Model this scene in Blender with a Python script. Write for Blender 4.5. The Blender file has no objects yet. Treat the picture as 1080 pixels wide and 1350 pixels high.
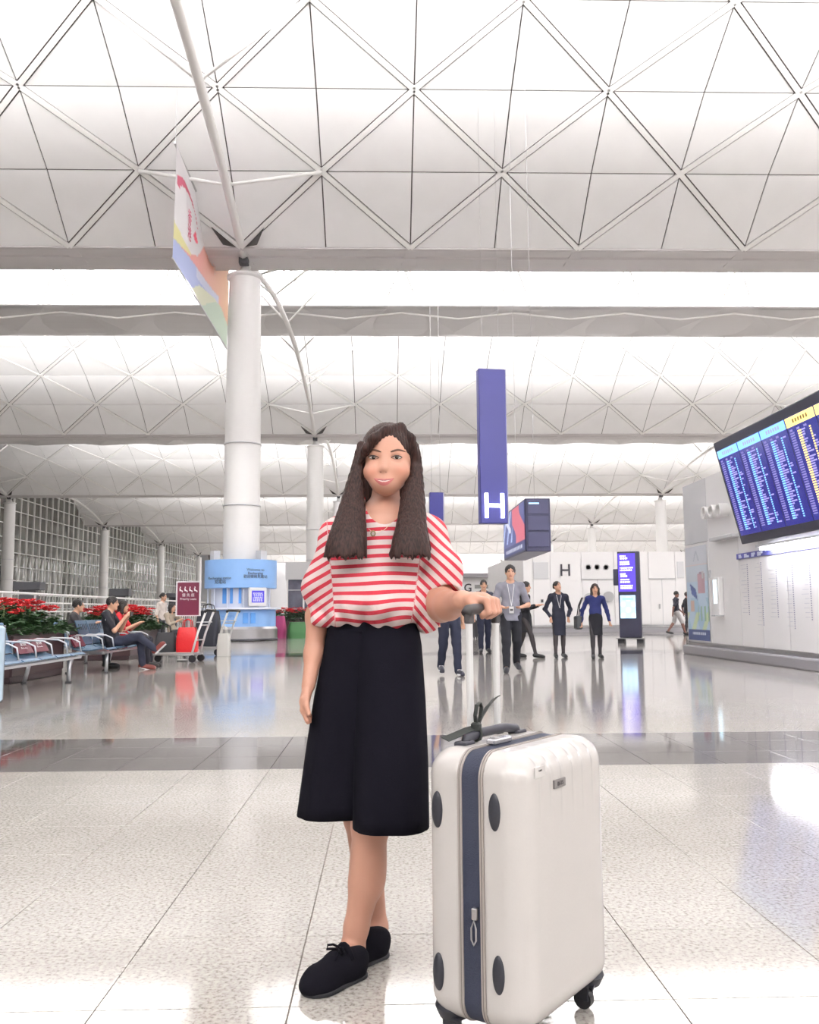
import bpy, bmesh, math, random
import numpy as np
from mathutils import Vector, Matrix
random.seed(7)
RNG = np.random.default_rng(11)
SC = bpy.context.scene
COL = SC.collection

# ------------------------------------------------------------------ camera
FPX = 1165.0                      # focal length in pixels of the 1080 x 1350 frame
CAM_H = 1.0
PITCH, YAW, ROLL = math.radians(6.417), math.radians(1.665), math.radians(-0.4025)
_cp, _sp, _cy, _sy = math.cos(PITCH), math.sin(PITCH), math.cos(YAW), math.sin(YAW)
C_F = Vector((_sy * _cp, _cy * _cp, _sp))
_R = Vector((_cy, -_sy, 0.0))
_U = _R.cross(C_F)
C_R = math.cos(ROLL) * _R + math.sin(ROLL) * _U
C_U = math.cos(ROLL) * _U - math.sin(ROLL) * _R
cam_data = bpy.data.cameras.new('camera')
cam_data.sensor_fit = 'VERTICAL'
cam_data.sensor_height = 36.0
cam_data.lens = FPX / 1350.0 * 36.0
cam_data.clip_start = 0.05
cam_data.clip_end = 900.0
cam = bpy.data.objects.new('camera', cam_data)
COL.objects.link(cam)
m = Matrix((C_R, C_U, -C_F)).transposed().to_4x4()
m.translation = Vector((0, 0, CAM_H))
cam.matrix_world = m
SC.camera = cam

# ------------------------------------------------------------------ exposure, world, big lights
SC.view_settings.view_transform = 'Standard'
SC.view_settings.look = 'None'
SC.view_settings.gamma = 1.0
SC.view_settings.use_curve_mapping = False
SC.view_settings.exposure = 0.3
SC.cycles.max_bounces = 8
SC.cycles.diffuse_bounces = 5
SC.cycles.glossy_bounces = 4
SC.cycles.transmission_bounces = 4
SC.cycles.use_denoising = True
SC.cycles.sample_clamp_indirect = 6.0
SC.cycles.caustics_reflective = False
SC.cycles.caustics_refractive = False
world = bpy.data.worlds.new('world')
SC.world = world
world.use_nodes = True
bg = world.node_tree.nodes['Background']
bg.inputs[0].default_value = (1.0, 0.98, 0.98, 1)
bg.inputs[1].default_value = 0.12

# hall dimensions
G0, BAY, HALFG = 32.6, 34.6, 1.1      # first gutter line, bay depth, half gutter width
COLX, COLS = -5.25, 37.6              # column line, column spacing across
DX = COLS / 12.0                      # half diamond width
ZE = 14.4                             # springing height of the vaults
HALF = BAY / 2 - HALFG
TH = math.radians(40)
VR = HALF / math.sin(TH)
NROW = 12
def vault_pt(i, row):                 # (Y, Z) on vault i at row (row 0 = far springing line)
    a = TH - 2 * TH * row / NROW
    yc = G0 - BAY / 2 + i * BAY
    return yc + VR * math.sin(a), ZE + VR * (math.cos(a) - math.cos(TH))
CROWN = ZE + VR * (1 - math.cos(TH))
XMIN_J, XMAX_J = -13, 34              # half diamond columns, X = COLX + j * DX

UP_POWER = 21500.0
DOWN_POWER = 160.0
for i in range(-1, 8):                # two rows of uplights in each trough, aimed at the flanks of the vault
    for sgn in (-1, 1):
        ld = bpy.data.lights.new('uplight', 'AREA')
        ld.shape = 'RECTANGLE'
        ld.size = 118.0
        ld.size_y = 1.0
        ld.energy = UP_POWER
        ld.color = (1.0, 0.985, 0.97)
        lo = bpy.data.objects.new('uplight', ld)
        COL.objects.link(lo)
        lo.location = (COLX + (XMIN_J + XMAX_J) / 2 * DX, G0 - BAY / 2 + i * BAY + sgn * 1.7, CROWN - 2.05)
        lo.rotation_euler = (math.pi + sgn * math.radians(48), 0, 0)
for i in range(-1, 4):                # round downlights set in the gutters
    for j in range(-2, 6):
        ld = bpy.data.lights.new('downlight', 'AREA')
        ld.shape = 'DISK'
        ld.size = 0.30
        ld.energy = DOWN_POWER
        ld.spread = math.radians(130)
        ld.color = (1.0, 0.97, 0.94)
        lo = bpy.data.objects.new('downlight', ld)
        COL.objects.link(lo)
        lo.location = (COLX + (4 * j + 2) * DX, G0 + i * BAY, ZE - 0.13)

# ------------------------------------------------------------------ helpers
def ray(x, y):
    return C_F + C_R * ((x - 540) / FPX) + C_U * ((675 - y) / FPX)
def at(x, y, Y):                      # pixel -> point at depth Y
    d = ray(x, y); t = Y / d.y
    return Vector((d.x * t, Y, CAM_H + d.z * t))
def gp(x, y, z=0.0):                  # pixel -> point on the level z
    d = ray(x, y); t = (z - CAM_H) / d.z
    return Vector((d.x * t, d.y * t, z))
def atx(x, y, X):                     # pixel -> point on the plane X = const
    d = ray(x, y); t = X / d.x
    return Vector((X, d.y * t, CAM_H + d.z * t))
def to_px(p):
    d = Vector(p) - Vector((0, 0, CAM_H)); z = d.dot(C_F)
    if z < 0.1: return None
    return 540 + FPX * d.dot(C_R) / z, 675 - FPX * d.dot(C_U) / z

MATS = {}
def mat(name, col=(0.8, 0.8, 0.8), rough=0.5, metal=0.0, emit=None, estr=1.0, spec=0.5, coat=0.0, var=0.0, vscale=8.0, bump=0.0, bscale=60.0, stretch=None, alpha=None, trans=0.0):
    if name in MATS: return MATS[name]
    M = bpy.data.materials.new(name); M.use_nodes = True
    nt = M.node_tree; b = nt.nodes['Principled BSDF']
    b.inputs['Base Color'].default_value = (*col, 1)
    b.inputs['Roughness'].default_value = rough
    b.inputs['Metallic'].default_value = metal
    b.inputs['Specular IOR Level'].default_value = spec
    b.inputs['Coat Weight'].default_value = coat
    b.inputs['Transmission Weight'].default_value = trans
    if emit is not None:
        b.inputs['Emission Color'].default_value = (*emit, 1)
        b.inputs['Emission Strength'].default_value = estr
    tc = None
    if var or bump:
        tc = nt.nodes.new('ShaderNodeTexCoord'); mp = nt.nodes.new('ShaderNodeMapping')
        nt.links.new(tc.outputs['Object'], mp.inputs[0])
        if stretch: mp.inputs['Scale'].default_value = stretch
    if var:
        n = nt.nodes.new('ShaderNodeTexNoise'); n.inputs['Scale'].default_value = vscale; n.inputs['Detail'].default_value = 4
        nt.links.new(mp.outputs[0], n.inputs[0])
        r = nt.nodes.new('ShaderNodeValToRGB')
        r.color_ramp.elements[0].position = 0.3; r.color_ramp.elements[1].position = 0.7
        r.color_ramp.elements[0].color = (*[max(0, c * (1 - var)) for c in col], 1)
        r.color_ramp.elements[1].color = (*[min(1, c * (1 + var)) for c in col], 1)
        nt.links.new(n.outputs[0], r.inputs[0]); nt.links.new(r.outputs[0], b.inputs['Base Color'])
    if bump:
        n = nt.nodes.new('ShaderNodeTexNoise'); n.inputs['Scale'].default_value = bscale; n.inputs['Detail'].default_value = 3
        nt.links.new(mp.outputs[0], n.inputs[0])
        bp = nt.nodes.new('ShaderNodeBump'); bp.inputs['Strength'].default_value = bump; bp.inputs['Distance'].default_value = 0.01
        nt.links.new(n.outputs[0], bp.inputs['Height']); nt.links.new(bp.outputs[0], b.inputs['Normal'])
    MATS[name] = M
    return M

def granite(name, light, mid, dark, rough):
    M = bpy.data.materials.new(name); M.use_nodes = True
    nt = M.node_tree; b = nt.nodes['Principled BSDF']; N = nt.nodes.new; L = nt.links.new
    g = N('ShaderNodeNewGeometry')
    n1 = N('ShaderNodeTexNoise'); n1.inputs['Scale'].default_value = 75; n1.inputs['Detail'].default_value = 3; n1.inputs['Roughness'].default_value = 0.6
    n2 = N('ShaderNodeTexNoise'); n2.inputs['Scale'].default_value = 3.0; n2.inputs['Detail'].default_value = 2
    v = N('ShaderNodeTexVoronoi'); v.inputs['Scale'].default_value = 85
    for t in (n1, n2, v): L(g.outputs['Position'], t.inputs['Vector'])
    r = N('ShaderNodeValToRGB'); e = r.color_ramp.elements
    e[0].position = 0.36; e[0].color = (*dark, 1)
    e[1].position = 0.60; e[1].color = (*light, 1)
    k = e.new(0.45); k.color = (*mid, 1); k = e.new(0.52); k.color = (*[(a + c) / 2 for a, c in zip(light, mid)], 1)
    L(n1.outputs[0], r.inputs[0])
    mx = N('ShaderNodeMix'); mx.data_type = 'RGBA'; mx.blend_type = 'MULTIPLY'; mx.inputs[0].default_value = 0.22
    L(r.outputs[0], mx.inputs[6]); L(v.outputs['Distance'], mx.inputs[7])
    m2 = N('ShaderNodeMix'); m2.data_type = 'RGBA'; m2.blend_type = 'MULTIPLY'; m2.inputs[0].default_value = 0.18
    L(mx.outputs[2], m2.inputs[6]); L(n2.outputs[0], m2.inputs[7])
    L(m2.outputs[2], b.inputs['Base Color'])
    b.inputs['Roughness'].default_value = rough
    b.inputs['IOR'].default_value = 1.55
    MATS[name] = M
    return M

def tag(o, label=None, cat=None, group=None, kind=None):
    if label: o['label'] = label
    if cat: o['category'] = cat
    if group: o['group'] = group
    if kind: o['kind'] = kind
    return o
def empty(name, loc=(0, 0, 0), rz=0.0, label=None, cat=None, group=None, kind=None, parent=None):
    o = bpy.data.objects.new(name, None); COL.objects.link(o)
    o.location = loc; o.rotation_euler = (0, 0, rz); o.empty_display_size = 0.1
    if parent: o.parent = parent
    return tag(o, label, cat, group, kind)

class MB:
    """collects simple shapes; build() links them as one mesh object"""
    def __init__(s): s.v = []; s.f = []; s.m = []
    def add(s, vs, fs, mi=0):
        n = len(s.v); s.v += [tuple(p) for p in vs]; s.f += [tuple(n + k for k in f) for f in fs]; s.m += [mi] * len(fs)
        return s
    def box(s, c, size, rot=None, mi=0, taper=1.0):
        c = Vector(c); hx, hy, hz = [k / 2 for k in size]
        vs = []
        for z in (-1, 1):
            t = taper if z > 0 else 1.0
            for x, y in ((-1, -1), (1, -1), (1, 1), (-1, 1)):
                p = Vector((x * hx * t, y * hy * t, z * hz))
                vs.append(c + (rot @ p if rot else p))
        return s.add(vs, [(3, 2, 1, 0), (4, 5, 6, 7), (0, 1, 5, 4), (1, 2, 6, 5), (2, 3, 7, 6), (3, 0, 4, 7)], mi)
    def span(s, lo, hi, mi=0):
        lo, hi = Vector(lo), Vector(hi)
        return s.box((lo + hi) / 2, [abs(k) for k in (hi - lo)], mi=mi)
    def rbox(s, c, size, r, rot=None, mi=0, n=3):
        """box with rounded vertical corners and chamfered rim"""
        c = Vector(c); hx, hy, hz = [k / 2 for k in size]; r = min(r, hx * .98, hy * .98)
        ring = []
        for sx, sy, a0 in ((1, 1, 0), (-1, 1, 90), (-1, -1, 180), (1, -1, 270)):
            for k in range(n + 1):
                a = math.radians(a0 + 90 * k / n); ring.append((sx * (hx - r), sy * (hy - r), math.cos(a), math.sin(a)))
        ch = min(r * .5, hz * .5); lv = [(-hz, r - ch), (-hz + ch, r), (hz - ch, r), (hz, r - ch)]
        vs = []; N = len(ring)
        for z, rr in lv:
            for x, y, ca, sa in ring:
                p = Vector((x + ca * rr, y + sa * rr, z)); vs.append(c + (rot @ p if rot else p))
        fs = [tuple(range(N))[::-1], tuple(range(3 * N, 4 * N))]
        for l in range(3):
            for k in range(N):
                a, b = l * N + k, l * N + (k + 1) % N; fs.append((a, b, b + N, a + N))
        return s.add(vs, fs, mi)
    def cyl(s, p0, p1, r0, r1=None, n=16, mi=0, caps=True):
        p0, p1 = Vector(p0), Vector(p1); r1 = r0 if r1 is None else r1
        d = (p1 - p0).normalized(); a = d.orthogonal().normalized(); b = d.cross(a)
        vs = []
        for p, r in ((p0, r0), (p1, r1)):
            for k in range(n):
                t = 2 * math.pi * k / n; vs.append(p + (a * math.cos(t) + b * math.sin(t)) * r)
        fs = [(k, (k + 1) % n, n + (k + 1) % n, n + k) for k in range(n)]
        if caps: fs += [tuple(range(n))[::-1], tuple(range(n, 2 * n))]
        return s.add(vs, fs, mi)
    def tube(s, path, r, n=10, mi=0, closed=False, radii=None):
        P = [Vector(p) for p in path]; N = len(P); vs = []; prev = None
        for i, p in enumerate(P):
            t = (P[(i + 1) % N] - P[i - 1]) if closed else (P[min(i + 1, N - 1)] - P[max(i - 1, 0)])
            t.normalize()
            if prev is None: a = t.orthogonal().normalized()
            else:
                a = prev - t * prev.dot(t); a.normalize()
            prev = a; b = t.cross(a); rr = radii[i] if radii else r
            for k in range(n):
                q = 2 * math.pi * k / n; vs.append(p + (a * math.cos(q) + b * math.sin(q)) * rr)
        fs = []
        for i in range(N if closed else N - 1):
            for k in range(n):
                a0, a1 = i * n + k, i * n + (k + 1) % n; j = ((i + 1) % N) * n
                fs.append((a0, a1, j + (k + 1) % n, j + k))
        if not closed: fs += [tuple(range(n))[::-1], tuple((N - 1) * n + k for k in range(n))]
        return s.add(vs, fs, mi)
    def lathe(s, prof, c=(0, 0, 0), n=32, a0=0.0, a1=2 * math.pi, mi=0):
        c = Vector(c); full = abs(a1 - a0 - 2 * math.pi) < 1e-6; m_ = n if full else n + 1; vs = []
        for r, z in prof:
            for k in range(m_):
                t = a0 + (a1 - a0) * k / n; vs.append(c + Vector((r * math.cos(t), r * math.sin(t), z)))
        fs = []
        for l in range(len(prof) - 1):
            for k in range(n):
                b = (k + 1) % m_; fs.append((l * m_ + k, l * m_ + b, (l + 1) * m_ + b, (l + 1) * m_ + k))
        return s.add(vs, fs, mi)
    def prism(s, poly, ex, mi=0):
        """poly: 3D points (ccw seen from the +ex side); extruded by -ex"""
        ex = Vector(ex); P = [Vector(p) for p in poly]; n = len(P)
        vs = P + [p - ex for p in P]
        fs = [tuple(range(n)), tuple(range(n, 2 * n))[::-1]] + [((k + 1) % n, k, n + k, n + (k + 1) % n) for k in range(n)]
        return s.add(vs, fs, mi)
    def sphere(s, c, r, nu=12, nv=8, mi=0):
        c = Vector(c); rx, ry, rz = (r, r, r) if not hasattr(r, '__len__') else r
        vs = [c + Vector((0, 0, -rz))]
        for j in range(1, nv):
            b = -math.pi / 2 + math.pi * j / nv
            for k in range(nu):
                a = 2 * math.pi * k / nu; vs.append(c + Vector((rx * math.cos(b) * math.cos(a), ry * math.cos(b) * math.sin(a), rz * math.sin(b))))
        vs.append(c + Vector((0, 0, rz))); T = len(vs) - 1; fs = []
        for k in range(nu):
            fs.append((0, 1 + (k + 1) % nu, 1 + k)); fs.append((T, T - nu + k, T - nu + (k + 1) % nu))
        for j in range(nv - 2):
            for k in range(nu):
                a, b = 1 + j * nu + k, 1 + j * nu + (k + 1) % nu; fs.append((a, b, b + nu, a + nu))
        return s.add(vs, fs, mi)
    def mesh(s, name, mats, smooth=False):
        me = bpy.data.meshes.new(name); me.from_pydata(s.v, [], s.f)
        for M in (mats if isinstance(mats, (list, tuple)) else [mats]): me.materials.append(M)
        me.polygons.foreach_set('material_index', s.m)
        if smooth: me.polygons.foreach_set('use_smooth', [True] * len(s.f))
        me.update()
        return me
    def build(s, name, mats, parent=None, smooth=False, bevel=0.0, recalc=True, autosmooth=None):
        me = s.mesh(name, mats, smooth)
        if recalc:
            bm = bmesh.new(); bm.from_mesh(me); bmesh.ops.recalc_face_normals(bm, faces=bm.faces); bm.to_mesh(me); bm.free()
        if smooth and autosmooth is not None:
            me.set_sharp_from_angle(angle=math.radians(autosmooth))
        o = bpy.data.objects.new(name, me); COL.objects.link(o)
        if parent: o.parent = parent
        if bevel:
            bv = o.modifiers.new('bevel', 'BEVEL'); bv.width = bevel; bv.segments = 2; bv.limit_method = 'ANGLE'
        return o

def inst(name, me, M4, parent=None):
    o = bpy.data.objects.new(name, me); COL.objects.link(o)
    if parent: o.parent = parent
    o.matrix_local = M4
    return o
def copy_tree(o, parent=None):
    c = o.copy(); COL.objects.link(c); c.parent = parent
    for ch in o.children: copy_tree(ch, c)
    return c
def text(name, body, size, M4, material, parent=None, extrude=0.002, align='CENTER', bold=0.0):
    cu = bpy.data.curves.new(name, 'FONT'); cu.body = body; cu.size = size; cu.extrude = extrude
    cu.align_x = align; cu.align_y = 'CENTER'; cu.offset = bold; cu.resolution_u = 3
    cu.materials.append(material)
    t_ = bpy.data.objects.new(name, cu); COL.objects.link(t_)
    dg = bpy.context.evaluated_depsgraph_get(); dg.update()
    me = bpy.data.meshes.new_from_object(t_.evaluated_get(dg)); me.name = name
    bpy.data.objects.remove(t_)
    o = bpy.data.objects.new(name, me); COL.objects.link(o)
    if parent: o.parent = parent
    o.matrix_local = M4
    return o
def vault_z(Y):                       # height of the ceiling above depth Y
    i = math.floor((Y - (G0 - BAY)) / BAY); dy = Y - (G0 - BAY / 2 + i * BAY)
    if abs(dy) > HALF: return ZE
    return ZE + math.sqrt(VR * VR - dy * dy) - VR * math.cos(TH)
def frame(origin, xdir, ydir):        # matrix with the given x, y axes (text plane)
    x = Vector(xdir).normalized(); y = Vector(ydir); y = (y - x * y.dot(x)).normalized(); z = x.cross(y)
    M4 = Matrix((x, y, z)).transposed().to_4x4(); M4.translation = Vector(origin)
    return M4

# ------------------------------------------------------------------ signed distance shapes -> smooth meshes
class Cap:
    def __init__(s, a, b, ra, rb=None, flat=None, k=0.02, op='u'):
        s.a = np.array(a, float); s.b = np.array(b, float); s.ra = ra; s.rb = ra if rb is None else rb
        s.flat = None if flat is None else (np.array(Vector(flat[0]).normalized()), flat[1]); s.k = k; s.op = op
        s.L = 1.0 if flat is None else max(1.0, flat[1])
    def box(s):
        r = max(s.ra, s.rb) * (1 if s.flat is None else max(1.0, 1.0 / s.flat[1]))
        return np.minimum(s.a, s.b) - r, np.maximum(s.a, s.b) + r
    def ev(s, p):
        ba = s.b - s.a; pa = p - s.a
        L2 = ba @ ba + 1e-12
        t = np.clip(pa @ ba / L2, 0, 1); q = pa - t[:, None] * ba
        if s.flat is not None:
            dv, fc = s.flat; q = q + np.outer(q @ dv * (fc - 1), dv)
        return np.sqrt(np.einsum('ij,ij->i', q, q)) - (s.ra + (s.rb - s.ra) * t)
class Ell:
    def __init__(s, c, r, R=None, k=0.02, op='u'):
        s.c = np.array(c, float); s.r = np.array(r, float); s.R = None if R is None else np.array(R, float); s.k = k; s.op = op; s.L = 1.5
    def box(s):
        m = s.r.max() if s.R is not None else s.r
        return s.c - m, s.c + m
    def ev(s, p):
        q = p - s.c
        if s.R is not None: q = q @ s.R
        k0 = np.sqrt(((q / s.r) ** 2).sum(1)); k1 = np.sqrt(((q / s.r ** 2) ** 2).sum(1)) + 1e-9
        return k0 * (k0 - 1) / k1
class Box:
    def __init__(s, c, half, rad=0.01, R=None, k=0.02, op='u'):
        s.c = np.array(c, float); s.h = np.array(half, float) - rad; s.rad = rad; s.R = None if R is None else np.array(R, float); s.k = k; s.op = op; s.L = 1.0
    def box(s):
        m = s.h + s.rad
        if s.R is not None: m = np.full(3, np.linalg.norm(m))
        return s.c - m, s.c + m
    def ev(s, p):
        q = p - s.c
        if s.R is not None: q = q @ s.R
        q = np.abs(q) - s.h
        return np.sqrt((np.maximum(q, 0) ** 2).sum(1)) + np.minimum(q.max(1), 0) - s.rad

def sdf_eval(prims, p, post=None):
    d = np.full(len(p), 10.0)
    for s in prims:
        e = s.ev(p)
        if s.op == 'u':
            if s.k > 0:
                hh = np.maximum(s.k - np.abs(d - e), 0) / s.k; d = np.minimum(d, e) - hh * hh * s.k * 0.25
            else: d = np.minimum(d, e)
        else:
            e = -e
            hh = np.maximum(s.k - np.abs(d - e), 0) / max(s.k, 1e-6); d = np.maximum(d, e) + hh * hh * s.k * 0.25
    if post is not None: d = post(p, d)
    return d

def sdf_arrays(prims, h, post=None, B=12, margin=0.03):
    lo = np.min([s.box()[0] for s in prims if s.op == 'u'], 0) - 3 * h - 0.01
    hi = np.max([s.box()[1] for s in prims if s.op == 'u'], 0) + 3 * h + 0.01
    nb = np.ceil((hi - lo) / (h * B)).astype(int); n = nb * B + 1
    D = np.full(n, 1.0, np.float32)
    bi = np.stack(np.meshgrid(*[np.arange(k) for k in nb], indexing='ij'), -1).reshape(-1, 3)
    cen = lo + (bi + 0.5) * B * h; rad = B * h * 0.8661
    pe = np.stack([s.ev(cen) / s.L for s in prims], 1)
    near = pe < rad + margin
    um = np.array([s.op == 'u' for s in prims])
    keep = near[:, um].any(1)
    off = np.stack(np.meshgrid(*[np.arange(B + 1)] * 3, indexing='ij'), -1).reshape(-1, 3) * h
    inside = (pe[:, um].min(1) < -rad)
    for q in np.nonzero(keep)[0]:
        i, j, k = bi[q] * B
        act = [s for s, f in zip(prims, near[q]) if f]
        D[i:i + B + 1, j:j + B + 1, k:k + B + 1] = sdf_eval(act, lo + bi[q] * B * h + off, post).reshape(B + 1, B + 1, B + 1)
    S = D < 0
    cnt = np.zeros(n - 1, np.int8)
    for a in (0, 1):
        for b in (0, 1):
            for c in (0, 1): cnt += S[a:n[0] - 1 + a, b:n[1] - 1 + b, c:n[2] - 1 + c]
    A = np.argwhere((cnt > 0) & (cnt < 8))
    look = np.full(n - 1, -1, np.int32); look[tuple(A.T)] = np.arange(len(A))
    acc = np.zeros((len(A), 3)); num = np.zeros(len(A))
    cor = [(a, b, c) for a in (0, 1) for b in (0, 1) for c in (0, 1)]
    val = {o: D[A[:, 0] + o[0], A[:, 1] + o[1], A[:, 2] + o[2]].astype(float) for o in cor}
    for o in cor:
        for ax in range(3):
            if o[ax]: continue
            o2 = list(o); o2[ax] = 1; o2 = tuple(o2); va, vb = val[o], val[o2]
            cr = (va < 0) != (vb < 0); t = np.where(cr, va / np.where(cr, va - vb, 1), 0)
            pt = np.tile(np.array(o, float), (len(A), 1)); pt[:, ax] += t
            acc[cr] += pt[cr]; num[cr] += 1
    V = lo + (A + acc / num[:, None]) * h
    Q = []
    for ax in range(3):
        u, w = [(1, 2), (2, 0), (0, 1)][ax]
        sl0 = [slice(1, -1)] * 3; sl1 = [slice(1, -1)] * 3; sl0[ax] = slice(0, -1); sl1[ax] = slice(1, None)
        s0, s1 = S[tuple(sl0)], S[tuple(sl1)]
        e = np.argwhere(s0 != s1); fl = s0[tuple(e.T)]
        e = e + 1; e[:, ax] -= 1
        def cell(du, dw):
            c = e.copy(); c[:, u] += du; c[:, w] += dw
            return look[tuple(c.T)]
        q = np.stack([cell(-1, -1), cell(0, -1), cell(0, 0), cell(-1, 0)], 1)
        q[~fl] = q[~fl][:, ::-1]
        Q.append(q)
    F = np.concatenate(Q); F = F[(F >= 0).all(1)]
    return V, F

def smooth_verts(V, F, it=1, f=0.5):
    for _ in range(it):
        acc = np.zeros_like(V); cn = np.zeros(len(V))
        for a, b in ((0, 1), (1, 2), (2, 3), (3, 0)):
            np.add.at(acc, F[:, a], V[F[:, b]]); np.add.at(acc, F[:, b], V[F[:, a]])
            np.add.at(cn, F[:, a], 1); np.add.at(cn, F[:, b], 1)
        V = V * (1 - f) + f * acc / np.maximum(cn, 1)[:, None]
    return V

def sdf_obj(name, prims, h, material, parent=None, post=None, inv=None, attr=None, vcol=None, smooth=1, loc=None):
    """inv: matrix taking the shape's coordinates into the parent's space"""
    V, F = sdf_arrays(prims, h, post)
    if smooth: V = smooth_verts(V, F, smooth)
    P = V
    if inv is not None:
        Mi = np.array(inv); P = V @ Mi[:3, :3].T + Mi[:3, 3]
    me = bpy.data.meshes.new(name)
    me.vertices.add(len(P)); me.vertices.foreach_set('co', P.astype(np.float32).ravel())
    me.loops.add(4 * len(F)); me.loops.foreach_set('vertex_index', F.astype(np.int32).ravel())
    me.polygons.add(len(F)); me.polygons.foreach_set('loop_start', np.arange(0, 4 * len(F), 4, dtype=np.int32))
    me.polygons.foreach_set('use_smooth', np.ones(len(F), bool))
    me.update(calc_edges=True); me.validate()
    me.materials.append(material)
    if attr is not None:
        a = me.attributes.new('stripe', 'FLOAT', 'POINT'); a.data.foreach_set('value', attr(V).astype(np.float32))
    if vcol is not None:
        a = me.attributes.new('paint', 'FLOAT_COLOR', 'POINT'); c = vcol(V); a.data.foreach_set('color', np.c_[c, np.ones(len(V))].astype(np.float32).ravel())
    o = bpy.data.objects.new(name, me); COL.objects.link(o)
    if parent: o.parent = parent
    return o
def paint_mat(name, rough=0.5, sss=0.0):
    if name in MATS: return MATS[name]
    M = bpy.data.materials.new(name); M.use_nodes = True; nt = M.node_tree; b = nt.nodes['Principled BSDF']
    a = nt.nodes.new('ShaderNodeAttribute'); a.attribute_name = 'paint'
    nt.links.new(a.outputs['Color'], b.inputs['Base Color']); b.inputs['Roughness'].default_value = rough
    if sss:
        b.inputs['Subsurface Weight'].default_value = sss; b.inputs['Subsurface Radius'].default_value = (0.012, 0.005, 0.003); b.inputs['Subsurface Scale'].default_value = 1.0
    MATS[name] = M
    return M
# ================================================================== materials of the hall
M_WHITE = mat('white_paint', (0.83, 0.82, 0.815), 0.45)
M_PANEL = mat('roof_panel_white', (0.87, 0.865, 0.87), 0.55, var=0.025, vscale=0.7)
M_GAP = mat('roof_gap_grey', (0.16, 0.14, 0.14), 0.8)
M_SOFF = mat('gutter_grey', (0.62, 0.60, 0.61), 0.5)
M_RIB = mat('rib_white', (0.88, 0.87, 0.86), 0.4)
M_DARK = mat('dark_grey', (0.06, 0.06, 0.07), 0.5)
M_BLACK = mat('black', (0.015, 0.015, 0.018), 0.45)
M_STEEL = mat('brushed_steel', (0.55, 0.54, 0.55), 0.32, metal=1.0)
M_WALL = mat('panel_wall_white', (0.84, 0.825, 0.83), 0.35, var=0.02, vscale=0.8)
M_GREYP = mat('panel_light_grey', (0.62, 0.62, 0.64), 0.4)
M_PLINTH = mat('plinth_grey', (0.30, 0.29, 0.31), 0.35)
GR_L = granite('granite_light', (0.62, 0.59, 0.55), (0.50, 0.465, 0.43), (0.29, 0.26, 0.24), 0.09)
GR_D = granite('granite_dark', (0.20, 0.185, 0.185), (0.12, 0.11, 0.11), (0.05, 0.05, 0.05), 0.06)
M_GROUT = mat('grout', (0.30, 0.26, 0.23), 0.9)

# ================================================================== floor
TILE = 0.494
T_X0, T_Y0 = -0.245 - 8 * TILE, 2.883 - 4 * TILE       # a joint crossing taken from the photo
NTX, NTY = 17, 14
while T_Y0 + NTY * TILE < 7.3: NTY += 1
TX1, TY1 = T_X0 + NTX * TILE, T_Y0 + NTY * TILE
def stripe_at(y): return 5.78 < y < 7.3
fl = MB()
def fquad(x0, x1, y0, y1, z, mi): fl.add([(x0, y0, z), (x1, y0, z), (x1, y1, z), (x0, y1, z)], [(0, 1, 2, 3)], mi)
FX0, FX1, FY0, FY1 = -60, 110, -45, 330
fquad(T_X0, TX1, T_Y0, TY1, -0.006, 2)
cuts = [FY0, T_Y0, 5.78, 7.3, TY1, 20.2, 22.0, 34.4, 36.0, 48.5, 50.0, FY1]
for a, b in zip(cuts[:-1], cuts[1:]):
    mid = (a + b) / 2
    dark = 1 if (5.78 <= a and b <= 7.301) or (20.1 < mid < 22) or (34.4 < mid < 36) or (48.5 < mid < 50) else 0
    if T_Y0 - 1e-6 <= a and b <= TY1 + 1e-6:
        fquad(FX0, T_X0, a, b, 0, dark); fquad(TX1, FX1, a, b, 0, dark)
    else: fquad(FX0, FX1, a, b, 0, dark)
floor = fl.build('floor', [GR_L, GR_D, M_GROUT], recalc=False)
tag(floor, 'polished speckled beige granite floor with dark stone bands', kind='structure')
def tile_mesh(nm, M):
    t = MB(); e = TILE / 2 - 0.0014; q = e - 0.0012
    ring = lambda r, z: [(-r, -r, z), (r, -r, z), (r, r, z), (-r, r, z)]
    t.add(ring(e, -0.006) + ring(e, -0.0008) + ring(q, 0.0), [(0, 1, 5, 4), (1, 2, 6, 5), (2, 3, 7, 6), (3, 0, 4, 7), (4, 5, 9, 8), (5, 6, 10, 9), (6, 7, 11, 10), (7, 4, 8, 11), (8, 9, 10, 11)])
    return t.mesh(nm, M)
tile_l, tile_d = tile_mesh('floor_tile', GR_L), tile_mesh('floor_tile_dark', GR_D)
for ix in range(NTX):
    for iy in range(NTY):
        x, y = T_X0 + (ix + .5) * TILE, T_Y0 + (iy + .5) * TILE
        inst('floor_tile', tile_d if stripe_at(y) else tile_l, Matrix.Translation((x, y, 0)), floor)

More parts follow.
